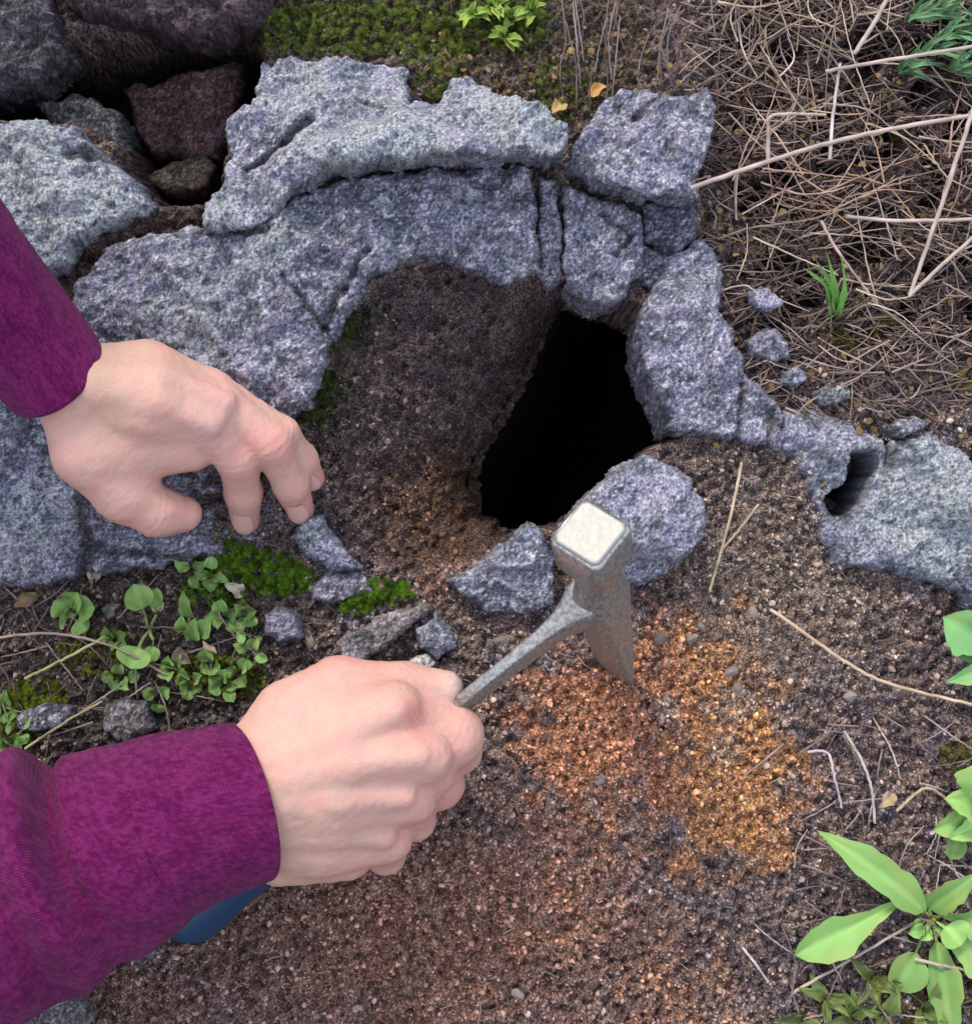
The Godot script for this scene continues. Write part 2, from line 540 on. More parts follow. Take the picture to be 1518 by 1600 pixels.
func build_rocks() -> void:
	rock("rock_ledge", "pale lichened upper rock ledge overhanging the arch above the hollow", "rock",
		[360,250, 352,190, 385,150, 400,82, 440,72, 560,78, 632,85, 640,160, 688,152, 700,115, 742,110, 775,150, 830,180, 884,222, 880,258, 840,264, 790,257, 700,262, 600,266, 520,278, 465,302, 425,345, 370,368, 325,360, 320,322, 345,292],
		[[420,100,0],[600,100,0],[520,180,16],[640,245,42],[730,190,24],[840,240,46],[720,245,44],[540,258,42],[400,220,12],[380,330,24],[720,130,6],[460,285,34]],
		{"wref": 18.0, "edge": 11.0, "drop": 4.0, "steep": 2.2, "skirt": 20.0, "under": 1.7, "rough": 4.4, "facet": 3.0, "speck": 1.2, "tint": Color(0.36, 0.352, 0.405),
		"cracks": [[478,188,440,225,13,9], [440,225,388,268,9,7], [560,150,600,170,7,2.5]], "lichen": [[520,272,26,0.8],[560,262,26,0.8],[440,318,30,0.7],[690,250,26,0.7],[860,240,26,0.8],[632,228,60,1.0],[800,205,60,1.0],[575,240,30,0.6],[450,120,60,0.6],[350,330,50,0.7],[560,130,60,0.5],[730,150,50,0.7],[500,230,60,0.6]]})
	rock("arch_rock", "big grey rounded rock arching over the top and left of the hollow", "rock",
		[125,440, 165,395, 230,368, 320,350, 400,352, 465,304, 560,268, 700,256, 800,250, 836,258, 838,300, 842,425, 800,440, 745,426, 690,396, 640,400, 582,432, 545,482, 518,532, 502,590, 484,640, 440,660, 370,630, 280,600, 160,560, 112,490],
		[[200,470,18],[300,440,24],[420,470,24],[330,385,12],[460,410,24],[560,330,20],[620,290,4],[560,300,6],[700,350,17],[740,285,6],[800,285,4],[780,350,15],[800,420,8],[700,385,9],[560,450,12],[510,540,12],[460,600,16],[380,560,22],[250,540,18]],
		{"wref": 12.0, "edge": 20.0, "drop": 7.0, "steep": 2.0, "skirt": 30.0, "rough": 4.4, "facet": 4.0,
		"cracks": [[575,390,540,450,8,4],[540,450,505,510,9,5],[450,440,500,505,7,4],[320,362,420,362,10,3]], "lichen": [[440,385,44,0.8],[340,450,80,0.35],[300,520,70,0.45],[250,560,60,0.4],[620,400,40,0.35],[730,305,14,1.0],[600,315,10,1.0],[800,412,10,0.9]]})
	rock("rock_sliver", "narrow upright sliver of grey rock between two cracks in the arch", "rock",
		[843,270, 872,276, 880,432, 858,448, 843,430], [[858,290,4],[862,360,8],[862,420,3]],
		{"wref": 8.0, "edge": 8.0, "drop": 4.0, "skirt": 20.0, "rough": 1.0, "warp": 4.0, "speck": 0.5})
	rock("rock_block", "wedge of cracked grey rock right above the hollow's dark end", "rock",
		[880,290, 935,305, 1000,330, 1012,392, 1000,430, 978,462, 945,476, 902,458, 882,440], [[910,330,6],[980,390,10],[940,470,4],[900,440,6],[940,400,15]],
		{"wref": 10.0, "edge": 12.0, "drop": 5.0, "steep": 2.0, "rough": 2.4, "facet": 3.0, "warp": 7.0, "cracks": [[940,330,985,372,6,3],[960,400,990,370,6,3]], "lichen": [[950,465,22,0.7]]})
	rock("rock_block", "small flat grey block tucked under the upper right rock", "rock",
		[1004,312, 1084,318, 1094,368, 1056,396, 1004,374], [[1040,345,8],[1080,350,10]],
		{"wref": 8.0, "edge": 12.0, "drop": 6.0, "rough": 1.4, "warp": 5.0, "speck": 0.5, "tint": Color(0.17, 0.165, 0.21)})
	rock("rock_block", "smallest dark grey chunk beside the wedge above the hollow", "rock",
		[1000,378, 1052,394, 1050,434, 1014,452, 990,430], [[1020,405,4]],
		{"wref": 4.0, "edge": 10.0, "drop": 5.0, "rough": 1.4, "warp": 5.0, "speck": 0.4, "tint": Color(0.17, 0.165, 0.21)})
	rock("upper_right_rock", "speckled grey rock with a pointed top beside the dry stems", "rock",
		[884,258, 905,205, 940,158, 975,135, 1010,140, 1050,152, 1100,138, 1114,170, 1105,230, 1084,290, 1086,324, 1040,320, 980,308, 925,292], [[920,250,24],[960,170,14],[1050,180,24],[1095,150,18],[1000,290,32],[1070,300,30],[1030,240,32]],
		{"wref": 18.0, "edge": 10.0, "drop": 4.0, "steep": 2.2, "under": 1.6, "facet": 5.0, "rough": 3.6, "tint": Color(0.31, 0.305, 0.355), "cracks": [[1040,150,985,190,8,3]]})
	rock("right_slab", "tall grey slab forming the right wall of the hollow", "rock",
		[1050,398, 1096,370, 1120,378, 1134,420, 1124,480, 1150,540, 1172,590, 1220,632, 1228,700, 1180,694, 1100,680, 1047,676, 1022,612, 1000,560, 998,505, 1016,460], [[1090,400,8],[1060,480,18],[1040,560,20],[1100,560,20],[1080,660,14],[1180,660,14],[1160,620,12]],
		{"wref": 14.0, "edge": 14.0, "drop": 5.0, "steep": 2.4, "skirt": 30.0, "rough": 3.4, "facet": 2.5, "warp": 7.0,
		"cracks": [[1160,600,1150,690,6,2.5],[1205,640,1200,700,7,3]], "lichen": [[1100,440,30,0.3]]})
	rock("pierced_boulder", "smooth pale boulder with a small oval hole at the right edge", "rock",
		[1216,642, 1270,632, 1330,652, 1385,698, 1440,672, 1495,708, 1540,750, 1880,800, 1880,960, 1540,940, 1470,915, 1390,895, 1310,880, 1282,830, 1272,775, 1240,722, 1214,706], [[1260,670,12],[1320,700,16],[1390,740,14],[1440,700,26],[1500,780,30],[1380,840,14],[1600,880,24],[1470,870,14],[1300,790,8]],
		{"wref": 16.0, "edge": 22.0, "drop": 9.0, "steep": 1.0, "rough": 2.8, "speck": 0.6, "smooth_cracks": true, "facet": 3.0, "tint": Color(0.32, 0.325, 0.365),
		"cracks": [[1350,722,1342,756,23,46],[1342,756,1318,786,20,40],[1388,700,1396,735,9,4]], "lichen": [[1450,780,100,1.0],[1500,850,70,1.0],[1310,770,30,0.8],[1440,690,40,0.5],[1250,645,20,0.6]]})
	rock("lichened_boulder", "pale lichened boulder above the left sleeve", "rock",
		[-480,200, 0,192, 62,192, 120,200, 160,240, 210,285, 244,322, 175,352, 125,385, 95,425, 40,440, -480,420], [[0,230,14],[100,240,14],[180,300,10],[100,340,20],[30,380,16],[-60,300,18],[-300,300,22]],
		{"wref": 10.0, "edge": 20.0, "drop": 7.0, "steep": 2.0, "rough": 4.4, "facet": 3.0, "tint": Color(0.34, 0.335, 0.385), "lichen": [[110,330,95,1.0],[30,290,85,0.9],[60,240,60,0.6],[80,380,40,1.0],[190,320,30,0.8]], "cracks": [[110,240,190,250,12,5]]})
	rock("left_rock", "weathered grey rock underneath the open left hand", "rock",
		[-480,610, 40,600, 200,560, 350,620, 450,670, 468,740, 462,818, 420,846, 330,876, 250,888, 140,900, 60,916, -480,940], [[0,700,12],[60,780,18],[110,720,14],[300,700,2],[300,800,2],[400,790,-2],[430,700,0],[60,880,8],[200,860,6],[-250,780,20]],
		{"wref": 4.0, "edge": 26.0, "drop": 9.0, "rough": 5.0, "facet": 4.0, "steep": 2.0, "tint": Color(0.285, 0.28, 0.33), "lichen": [[40,830,60,0.7],[90,770,50,0.5]], "cracks": [[150,700,135,900,14,5],[130,850,330,880,10,4]]})
	rock("corner_stone", "bluish white pointed stone just below the middle fingertip", "stone",
		[472,808, 500,806, 530,850, 562,886, 520,892, 474,872, 456,840], [[490,820,16],[520,870,12],[470,850,10]],
		{"wref": 10.0, "edge": 12.0, "drop": 6.0, "rough": 1.6, "warp": 5.0, "facet": 2.0, "tint": Color(0.3, 0.31, 0.36), "lichen": [[492,830,24,0.7]]})
	rock("loose_stone", "triangular blue grey stone on the lower lip of the hollow", "stone",
		[698,912, 742,884, 800,842, 828,818, 854,838, 868,900, 862,942, 820,962, 760,962, 728,934], [[830,840,24],[800,870,28],[740,905,14],[850,920,18],[780,945,12]],
		{"wref": 18.0, "edge": 12.0, "drop": 8.0, "steep": 1.8, "rough": 2.0, "facet": 3.0, "warp": 6.0, "tint": Color(0.32, 0.325, 0.375)})
	rock("loose_stone", "large speckled pale stone behind the hammer head", "stone",
		[868,836, 905,790, 960,736, 1010,710, 1062,732, 1092,770, 1106,820, 1082,860, 1042,900, 1000,922, 955,905], [[960,770,34],[1020,740,26],[1060,790,34],[1000,830,38],[1000,900,18],[900,830,22]],
		{"wref": 26.0, "edge": 16.0, "drop": 10.0, "steep": 1.8, "rough": 2.4, "facet": 3.0, "warp": 7.0, "tint": Color(0.38, 0.375, 0.43), "speck": 1.2})
	rock("loose_stone", "small round pale stone between the thumb and the flat sliver", "stone",
		[648,985, 680,958, 708,980, 714,1010, 682,1030, 654,1012], [[680,985,14],[690,1010,10]],
		{"wref": 8.0, "edge": 14.0, "drop": 8.0, "rough": 1.2, "warp": 4.0, "tint": Color(0.33, 0.34, 0.38)})
	rock("loose_stone", "small lavender grey pebble among the seedlings", "stone",
		[412,962, 440,944, 466,960, 472,995, 442,1010, 414,992], [[440,975,10]],
		{"wref": 4.0, "edge": 14.0, "drop": 8.0, "rough": 1.2, "warp": 4.0, "tint": Color(0.28, 0.26, 0.3), "speck": 0.4})
	rock("stone_sliver", "flat brownish white stone sliver lying above the right wrist", "stone",
		[528,1005, 600,960, 660,944, 672,954, 612,1004, 556,1040, 535,1035], [[560,1015,9],[650,955,12],[600,985,14]],
		{"wref": 8.0, "edge": 8.0, "drop": 5.0, "steep": 2.4, "rough": 1.4, "warp": 5.0, "tint": Color(0.34, 0.3, 0.27), "speck": 0.5})
	rock("white_chip", "cream white stone chip touching the thumb of the right hand", "stone",
		[634,1036, 664,1024, 682,1034, 668,1058, 640,1060], [[655,1040,14]],
		{"wref": 12.0, "edge": 8.0, "drop": 4.0, "rough": 1.0, "warp": 4.0, "tint": Color(0.7, 0.66, 0.55), "speck": 0.0})
	rock("loose_stone", "rough grey and orange stone touching the right sleeve's upper edge", "stone",
		[160,1105, 200,1088, 238,1100, 245,1140, 200,1156, 165,1145], [[200,1120,10]],
		{"wref": 4.0, "edge": 14.0, "drop": 7.0, "rough": 1.6, "warp": 6.0, "tint": Color(0.25, 0.22, 0.19), "speck": 0.5})
	rock("loose_stone", "dark grey stone with white streaks at the left edge", "stone",
		[28,1118, 70,1100, 118,1104, 112,1132, 60,1146, 30,1142], [[70,1120,8]],
		{"wref": 4.0, "edge": 12.0, "drop": 6.0, "rough": 1.6, "warp": 6.0, "tint": Color(0.2, 0.19, 0.22), "speck": 1.4})
	rock("loose_stone", "low mossy grey stone beside the pebble among seedlings", "stone",
		[480,912, 520,892, 572,900, 584,928, 530,940, 490,936], [[530,915,6]],
		{"wref": 4.0, "edge": 14.0, "drop": 6.0, "rough": 2.0, "warp": 8.0, "tint": Color(0.26, 0.25, 0.27)})
	rock("loose_stone", "white stone lying left of the green grass tuft", "stone",
		[1165,462, 1192,454, 1218,466, 1212,482, 1180,484], [[1190,468,13]],
		{"wref": 10.0, "edge": 8.0, "drop": 4.0, "rough": 1.0, "warp": 9.0, "facet": 4.0, "tint": Color(0.42, 0.42, 0.47), "speck": 0.3})
	rock("loose_stone", "grey stone with flat top beside the right slab", "stone",
		[1168,528, 1200,512, 1234,530, 1236,562, 1200,566, 1172,556], [[1205,528,15],[1190,555,8]],
		{"wref": 12.0, "edge": 12.0, "drop": 6.0, "rough": 1.6, "warp": 7.0, "facet": 2.0, "tint": Color(0.3, 0.29, 0.33)})
	rock("loose_stone", "small bluish stone in the litter above the smooth boulder", "stone",
		[1218,578, 1246,570, 1256,594, 1240,610, 1218,602], [[1236,588,14]],
		{"wref": 10.0, "edge": 9.0, "drop": 5.0, "rough": 1.2, "warp": 9.0, "facet": 4.0, "tint": Color(0.27, 0.28, 0.33)})
	rock("loose_stone", "greenish grey stone partly buried above the oval hole", "stone",
		[1262,612, 1300,596, 1340,606, 1326,630, 1280,634], [[1300,614,18]],
		{"wref": 12.0, "edge": 10.0, "drop": 5.0, "rough": 1.6, "warp": 7.0, "tint": Color(0.27, 0.27, 0.26)})
	rock("loose_stone", "pale stone in litter right of the oval hole", "stone",
		[1384,666, 1420,650, 1446,660, 1424,678, 1396,684], [[1415,664,22]],
		{"wref": 14.0, "edge": 9.0, "drop": 4.0, "rough": 1.0, "warp": 9.0, "facet": 4.0, "tint": Color(0.33, 0.32, 0.33)})
	rock("side_stone", "bluish grey stone at the far right edge beside the leaves", "stone",
		[1478,880, 1540,850, 1880,870, 1880,960, 1518,950], [[1510,910,20],[1580,910,24]],
		{"wref": 16.0, "edge": 14.0, "drop": 6.0, "rough": 2.0, "tint": Color(0.24, 0.27, 0.3)})
	rock("buried_stone", "grey stone half hidden under the right sleeve's bottom edge", "stone",
		[40,1560, 90,1535, 140,1545, 150,1590, 100,1620, 40,1610], [[95,1570,18]],
		{"wref": 10.0, "edge": 14.0, "drop": 7.0, "rough": 1.6, "tint": Color(0.17, 0.15, 0.14), "speck": 0.3})
	rock("buried_stone", "small grey pebble below the blue grip end", "stone",
		[196,1470, 224,1458, 250,1470, 246,1500, 210,1502], [[222,1478,14]],
		{"wref": 8.0, "edge": 10.0, "drop": 6.0, "rough": 1.0, "tint": Color(0.18, 0.16, 0.15), "speck": 0.3})
	# the dark pocket at the top left
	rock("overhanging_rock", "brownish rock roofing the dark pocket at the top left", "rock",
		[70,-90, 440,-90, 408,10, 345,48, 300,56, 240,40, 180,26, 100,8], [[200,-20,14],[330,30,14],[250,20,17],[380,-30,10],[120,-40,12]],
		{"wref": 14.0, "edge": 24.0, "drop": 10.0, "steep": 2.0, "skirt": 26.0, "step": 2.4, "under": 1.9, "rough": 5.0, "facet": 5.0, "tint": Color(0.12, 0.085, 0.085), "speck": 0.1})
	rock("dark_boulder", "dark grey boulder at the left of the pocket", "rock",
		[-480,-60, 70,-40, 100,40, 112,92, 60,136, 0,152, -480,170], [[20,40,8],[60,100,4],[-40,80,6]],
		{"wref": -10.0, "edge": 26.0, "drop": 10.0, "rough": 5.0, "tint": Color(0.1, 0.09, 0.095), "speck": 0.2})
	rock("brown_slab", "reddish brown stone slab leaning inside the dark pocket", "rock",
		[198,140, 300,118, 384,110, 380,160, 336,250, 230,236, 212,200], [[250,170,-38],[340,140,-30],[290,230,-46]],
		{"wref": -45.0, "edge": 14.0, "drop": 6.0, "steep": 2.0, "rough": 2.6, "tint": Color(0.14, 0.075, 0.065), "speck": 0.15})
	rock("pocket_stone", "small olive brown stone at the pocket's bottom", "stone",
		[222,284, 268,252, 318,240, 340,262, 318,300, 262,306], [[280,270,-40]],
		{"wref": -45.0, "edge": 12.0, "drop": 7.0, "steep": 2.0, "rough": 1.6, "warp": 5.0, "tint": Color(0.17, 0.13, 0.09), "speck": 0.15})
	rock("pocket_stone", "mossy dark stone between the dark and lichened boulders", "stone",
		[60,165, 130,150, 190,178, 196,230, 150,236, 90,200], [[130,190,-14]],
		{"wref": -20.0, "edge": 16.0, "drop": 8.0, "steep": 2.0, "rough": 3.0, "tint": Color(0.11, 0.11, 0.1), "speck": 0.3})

# ---------------------------------------------------------------- bodies from joints
func sdf_mesh(groups: Array, cell: float, blend: float, tintf: Callable) -> ArrayMesh:   # mm in, m out
	var lo := Vector3(1e9, 1e9, 1e9)
	var hi := -lo
	for g in groups:
		for b in g.bones:
			var r := maxf(b[1], b[3]) + 5.0
			lo = lo.min(b[0] - Vector3.ONE * r).min(b[2] - Vector3.ONE * r)
			hi = hi.max(b[0] + Vector3.ONE * r).max(b[2] + Vector3.ONE * r)
	var nx := int((hi.x - lo.x) / cell) + 2
	var ny := int((hi.y - lo.y) / cell) + 2
	var nz := int((hi.z - lo.z) / cell) + 2
	var total := PackedFloat32Array()
	total.resize(nx * ny * nz)
	total.fill(100.0)
	for g in groups:
		var k: float = g.k
		var acc := PackedFloat32Array()
		acc.resize(nx * ny * nz)
		var gl := Vector3i(nx, ny, nz)
		var gh := Vector3i.ZERO
		for b in g.bones:
			var a: Vector3 = b[0]
			var ab: Vector3 = b[2] - a
			var l2 := maxf(ab.length_squared(), 1e-6)
			var ra: float = b[1]
			var rb: float = b[3]
			var mg := maxf(ra, rb) + maxf(k * 3.0, 2.5 * cell)
			var p0: Vector3 = (a.min(b[2]) - Vector3.ONE * mg - lo) / cell
			var p1: Vector3 = (a.max(b[2]) + Vector3.ONE * mg - lo) / cell
			var i0 := Vector3i(maxi(0, int(p0.x)), maxi(0, int(p0.y)), maxi(0, int(p0.z)))
			var i1 := Vector3i(mini(nx - 1, int(p1.x) + 1), mini(ny - 1, int(p1.y) + 1), mini(nz - 1, int(p1.z) + 1))
			gl = Vector3i(mini(gl.x, i0.x), mini(gl.y, i0.y), mini(gl.z, i0.z))
			gh = Vector3i(maxi(gh.x, i1.x), maxi(gh.y, i1.y), maxi(gh.z, i1.z))
			for z in range(i0.z, i1.z + 1):
				for y in range(i0.y, i1.y + 1):
					var row := (z * ny + y) * nx
					for x in range(i0.x, i1.x + 1):
						var q := lo + Vector3(x, y, z) * cell - a
						var t := clampf(q.dot(ab) / l2, 0.0, 1.0)
						var d := (q - ab * t).length() - lerpf(ra, rb, t)
						if d < mg: acc[row + x] += exp(-d / k)
		for z in range(gl.z, gh.z + 1):
			for y in range(gl.y, gh.y + 1):
				var row := (z * ny + y) * nx
				for x in range(gl.x, gh.x + 1):
					var s := acc[row + x]
					if s <= 0.0: continue
					var d := -k * log(s)
					var o := total[row + x]
					var h := maxf(blend - absf(o - d), 0.0) / blend
					total[row + x] = minf(o, d) - h * h * blend * 0.25
	# surface nets
	var idx := PackedInt32Array()
	idx.resize(nx * ny * nz)
	idx.fill(-1)
	var v := PackedVector3Array()
	var sx := 1
	var sy := nx
	var sz := nx * ny
	var offs := [0, sx, sy, sx + sy, sz, sx + sz, sy + sz, sx + sy + sz]
	var edges := [[0,1],[2,3],[4,5],[6,7],[0,2],[1,3],[4,6],[5,7],[0,4],[1,5],[2,6],[3,7]]
	var lim := cell * 2.2
	for z in nz - 1:
		for y in ny - 1:
			for x in nx - 1:
				var i := (z * ny + y) * nx + x
				if absf(total[i]) > lim: continue
				var f := []
				var neg := 0
				for o in offs:
					var s := total[i + o]
					f.append(s)
					if s < 0.0: neg += 1
				if neg == 0 or neg == 8: continue
				var sum := Vector3.ZERO
				var cnt := 0
				for e in edges:
					var fa: float = f[e[0]]
					var fb: float = f[e[1]]
					if (fa < 0.0) == (fb < 0.0): continue
					var t := fa / (fa - fb)
					var pa := Vector3(e[0] & 1, (e[0] >> 1) & 1, (e[0] >> 2) & 1)
					var pb := Vector3(e[1] & 1, (e[1] >> 1) & 1, (e[1] >> 2) & 1)
					sum += pa.lerp(pb, t)
					cnt += 1
				idx[i] = v.size()
				v.append(lo + (Vector3(x, y, z) + sum / cnt) * cell)
	var ix := PackedInt32Array()
	for z in range(1, nz - 1):
		for y in range(1, ny - 1):
			for x in range(1, nx - 1):
				var i := (z * ny + y) * nx + x
				var s0 := total[i]
				if absf(s0) > lim: continue
				var neg := s0 < 0.0
				if neg != (total[i + sx] < 0.0): quad(ix, idx[i], idx[i - sy], idx[i - sy - sz], idx[i - sz], neg)
				if neg != (total[i + sy] < 0.0): quad(ix, idx[i], idx[i - sz], idx[i - sz - sx], idx[i - sx], neg)
				if neg != (total[i + sz] < 0.0): quad(ix, idx[i], idx[i - sx], idx[i - sx - sy], idx[i - sy], neg)
	var n := smooth_normals(v, ix)
	for i in v.size():
		var p := v[i]
		v[i] += n[i] * (0.55 * nB.get_noise_3d(p.x * 9.0, p.y * 9.0, p.z * 9.0) + 0.22 * nA.get_noise_3d(p.x * 16.0, p.y * 16.0, p.z * 16.0))
		for q in creases:
			var r: Vector3 = p - q[0]
			var dl := r.dot(q[1])
			if absf(dl) < 5.5 and r.length_squared() < 190.0:
				v[i] -= n[i] * 0.38 * pow(maxf(0.0, cos(dl * 1.9 + 0.8 * sin(r.length() * 0.8))), 3.0) * (1.0 - absf(dl) / 5.5)
	n = smooth_normals(v, ix)
	var c := PackedColorArray()
	for i in v.size():
		c.append(tintf.call(v[i]))
	for i in v.size():
		v[i] *= 0.001
	return arr_mesh(v, n, c, PackedVector2Array(), ix)

func quad(ix: PackedInt32Array, a: int, b: int, c: int, d: int, flip: bool) -> void:
	if a < 0 or b < 0 or c < 0 or d < 0: return
	if flip: ix.append_array(PackedInt32Array([a, b, c, a, c, d]))
	else: ix.append_array(PackedInt32Array([a, c, b, a, d, c]))

func J(x: float, y: float, w: float) -> Vector3: return P(x, y, w) * 1000.0

func chain(a: Array) -> Array:      # [x, y, w, r, x, y, w, r ...] -> bones
	var out := []
	for i in range(0, a.size() - 4, 4):
		out.append([J(a[i], a[i + 1], a[i + 2]), a[i + 3], J(a[i + 4], a[i + 5], a[i + 6]), a[i + 7]])
	return out

var spots := []
var creases := []
var skin_base := Color(0.66, 0.40, 0.305)
func skin_tint(p: Vector3) -> Color:
	var c := skin_base
	var n := nB.get_noise_3d(p.x * 6.0, p.y * 6.0, p.z * 6.0)
	var n2 := nC.get_noise_3d(p.x * 8.0, p.y * 8.0, p.z * 8.0)
	c = c * (1.0 + 0.16 * n + 0.07 * n2)
	c = c.lerp(Color(0.64, 0.27, 0.23), clampf(0.3 + 1.6 * n + 0.7 * n2, 0.0, 0.8) * 0.5)
	for s in spots:
		var f: float = exp(-p.distance_squared_to(s[0]) / (s[1] * s[1])) * s[3]
		c = c.lerp(s[2], clampf(f * (1.0 + 0.8 * n2), 0.0, 1.0))
	return c

func build_person() -> void:
	var who := top("person", P(60, 1000, 20))
	tag(who, "person in a purple knitted sweater reaching in with both hands from the left", "person")
	var red := Color(0.60, 0.235, 0.20)
	# left hand: relaxed, fingers bent down over the rim
	var palm := chain([20,480,78,15, 118,604,62,14.5])
	for a in [
		[118,592,62,13.5, 230,585,52,13.5, 322,606,40,9.5],
		[118,602,62,13.5, 240,610,57,14, 345,632,48,9.5],
		[118,614,62,13.5, 230,640,59,14, 324,668,52,10],
		[115,594,58,13, 220,585,44,12, 300,596,30,8],
		[112,630,60,12.5, 170,700,52,14, 300,700,46,10.5],
		[190,700,46,15, 250,690,44,12],
		[108,622,60,13, 140,706,54,15, 192,768,46,12.5],
		[150,700,48,14, 205,745,42,12],
		[150,606,73,6.0, 250,628,70,4.8, 328,662,62,5.0],
		[150,592,72,6.0, 250,598,68,4.8, 348,630,58,5.0]]:
		palm.append_array(chain(a))
	var lg := [{"k": 2.5, "bones": palm},
		{"k": 1.6, "bones": chain([324,668,52,9.8, 372,716,41,9.4, 380,770,22,8.2, 384,812,8,6.9])},
		{"k": 1.6, "bones": chain([346,632,49,9.8, 424,694,42,9.2, 454,756,23,8.0, 469,796,9,6.7])},
		{"k": 1.6, "bones": chain([330,608,42,9.3, 438,680,36,8.2, 470,718,22,7.2, 487,746,11,6.2])},
		{"k": 1.6, "bones": chain([302,596,31,8.2, 398,655,24,7.2, 432,690,11,6.4, 448,712,0,5.6])},
		{"k": 2.2, "bones": chain([150,715,52,14, 194,770,45,12.4, 246,800,37,10.4, 286,803,30,8.6])}]
	spots = [[J(332,664,60), 9.0, Color(0.70, 0.40, 0.36), 0.7], [J(380,700,48), 9.0, red, 0.5], [J(430,690,50), 9.0, red, 0.5], [J(470,790,10), 12.0, red, 0.7], [J(384,810,10), 11.0, red, 0.5], [J(487,745,12), 10.0, red, 0.7], [J(285,803,30), 10.0, red, 0.35], [J(245,795,44), 9.0, red, 0.3], [J(150,600,70), 22.0, Color(0.55, 0.37, 0.24), 0.5]]
	creases = []
	for q in [[346,690,50, 384,812,8], [410,680,46, 454,756,23], [425,670,42, 470,718,22], [228,790,44, 286,803,30]]:
		creases.append([J(q[0], q[1], q[2]), (J(q[3], q[4], q[5]) - J(q[0], q[1], q[2])).normalized()])
	creases[0][0] = J(374, 714, 48)
	creases[1][0] = J(426, 692, 48)
	creases[2][0] = J(440, 678, 42)
	creases[3][0] = J(246, 798, 44)
	var base := P(60, 1000, 20)
	var hl := part("hand", shifted(sdf_mesh(lg, 1.2, 2.6, skin_tint), base), M.skin, who)
	M.nail = StandardMaterial3D.new()
	M.nail.albedo_color = lin(0.655, 0.385, 0.315)
	M.nail.roughness = 0.36
	M.nail.cull_mode = BaseMaterial3D.CULL_DISABLED
	for q in [[380,770,22,8.2, 384,812,8,6.9, 0.0], [454,756,23,8.0, 469,796,9,6.7, 0.1], [470,718,22,7.2, 487,746,11,6.2, 0.2]]:
		nail(hl, base, J(q[0], q[1], q[2]), q[3], J(q[4], q[5], q[6]), q[7], q[8])
	hl.set_meta("label", "open left hand with bent fingers resting at the rim")
	# right hand: closed round the hammer's grip
	palm = chain([250,1290,84,20, 400,1245,81,22])
	for a in [
		[392,1200,81,17, 520,1134,82,15, 616,1108,84,11.8],
		[392,1225,82,18, 530,1185,86,15, 664,1180,84,11.6],
		[392,1262,81,18, 520,1250,82,15, 640,1246,75,11.2],
		[392,1296,77,17, 500,1310,70,15, 606,1310,64,10.5],
		[402,1190,77,16, 455,1122,76,15.5, 528,1072,74,12.0],
		[520,1100,74,14, 600,1110,72,11],
		[440,1330,62,15, 540,1330,56,13],
		[425,1190,95,6.0, 530,1150,95,4.6, 616,1110,93,4.6],
		[425,1222,96,6.0, 540,1195,98,4.6, 650,1180,95,4.8],
		[425,1258,95,6.0, 530,1246,95,4.6, 630,1244,88,4.6],
		[430,1300,88,6.0, 520,1300,85,4.4, 600,1306,77,4.6]]:
		palm.append_array(chain(a))
	var rg := [{"k": 2.4, "bones": palm},
		{"k": 1.6, "bones": chain([612,1106,83,11.2, 658,1124,75,10.2, 706,1150,70,13.0, 714,1172,50,10.4, 676,1140,40,8.0])},
		{"k": 1.6, "bones": chain([664,1182,82,11.6, 686,1226,60,10.2, 662,1218,42,8.6, 630,1190,36,7.6])},
		{"k": 1.6, "bones": chain([640,1246,74,11.2, 645,1278,52,9.6, 616,1262,36,8.2, 590,1236,32,7.4])},
		{"k": 1.6, "bones": chain([604,1310,63,10.4, 602,1334,45,8.4, 570,1312,31,7.2, 550,1290,28,6.6])},
		{"k": 2.0, "bones": chain([480,1100,75,13.5, 530,1072,74,12.0, 630,1074,70,10.2, 694,1076,68,8.2])}]
	spots = [[J(650,1120,90), 9.0, red, 0.8], [J(715,1160,78), 12.0, Color(0.66, 0.33, 0.28), 0.7], [J(686,1226,66), 12.0, red, 0.8], [J(645,1262,70), 12.0, red, 0.4], [J(605,1330,55), 14.0, red, 0.4], [J(510,1036,76), 10.0, red, 0.5], [J(600,1060,78), 10.0, red, 0.35], [J(420,1330,80), 22.0, Color(0.58, 0.40, 0.27), 0.4], [J(705,1076,68), 7.0, Color(0.78, 0.62, 0.54), 0.8]]
	creases = []
	for q in [[712,1146,82, 642,1110,86], [684,1222,70, 664,1182,84], [645,1270,62, 640,1246,76]]:
		creases.append([J(q[0], q[1], q[2]), (J(q[3], q[4], q[5]) - J(q[0], q[1], q[2])).normalized()])
	creases.append([J(630, 1066, 78), (J(694, 1076, 68) - J(530, 1072, 74)).normalized()])
	var hr := part("hand", shifted(sdf_mesh(rg, 1.2, 2.2, skin_tint), base), M.skin, who)
	hr.set_meta("label", "right hand closed around the hammer's grip")
	# sleeves
	sleeve(who, base, [[-700,-420,210,62], [-330,60,140,44], [-150,290,108,31], [-31,441,86,26.5], [40,528,72,25.0], [92,592,64,24.0]], 34.0, "left sleeve ending at the open hand", [[0.70, 2.0, 0.5, 0.03], [0.60, 1.5, 1.4, 0.03]], 3)
	sleeve(who, base, [[-900,1700,200,80], [-420,1530,135,64], [-150,1440,106,56], [0,1388,95,52], [130,1345,88,47], [260,1290,84,39], [340,1266,82,36], [400,1250,80,34.5]], 44.0, "right sleeve with a broad fold above the elbow side", [[0.735, 11.0, 2.3, 0.032], [0.60, 6.0, 1.5, 0.04], [0.69, 4.0, 0.5, 0.035], [0.81, 2.2, 1.0, 0.03]], 7)

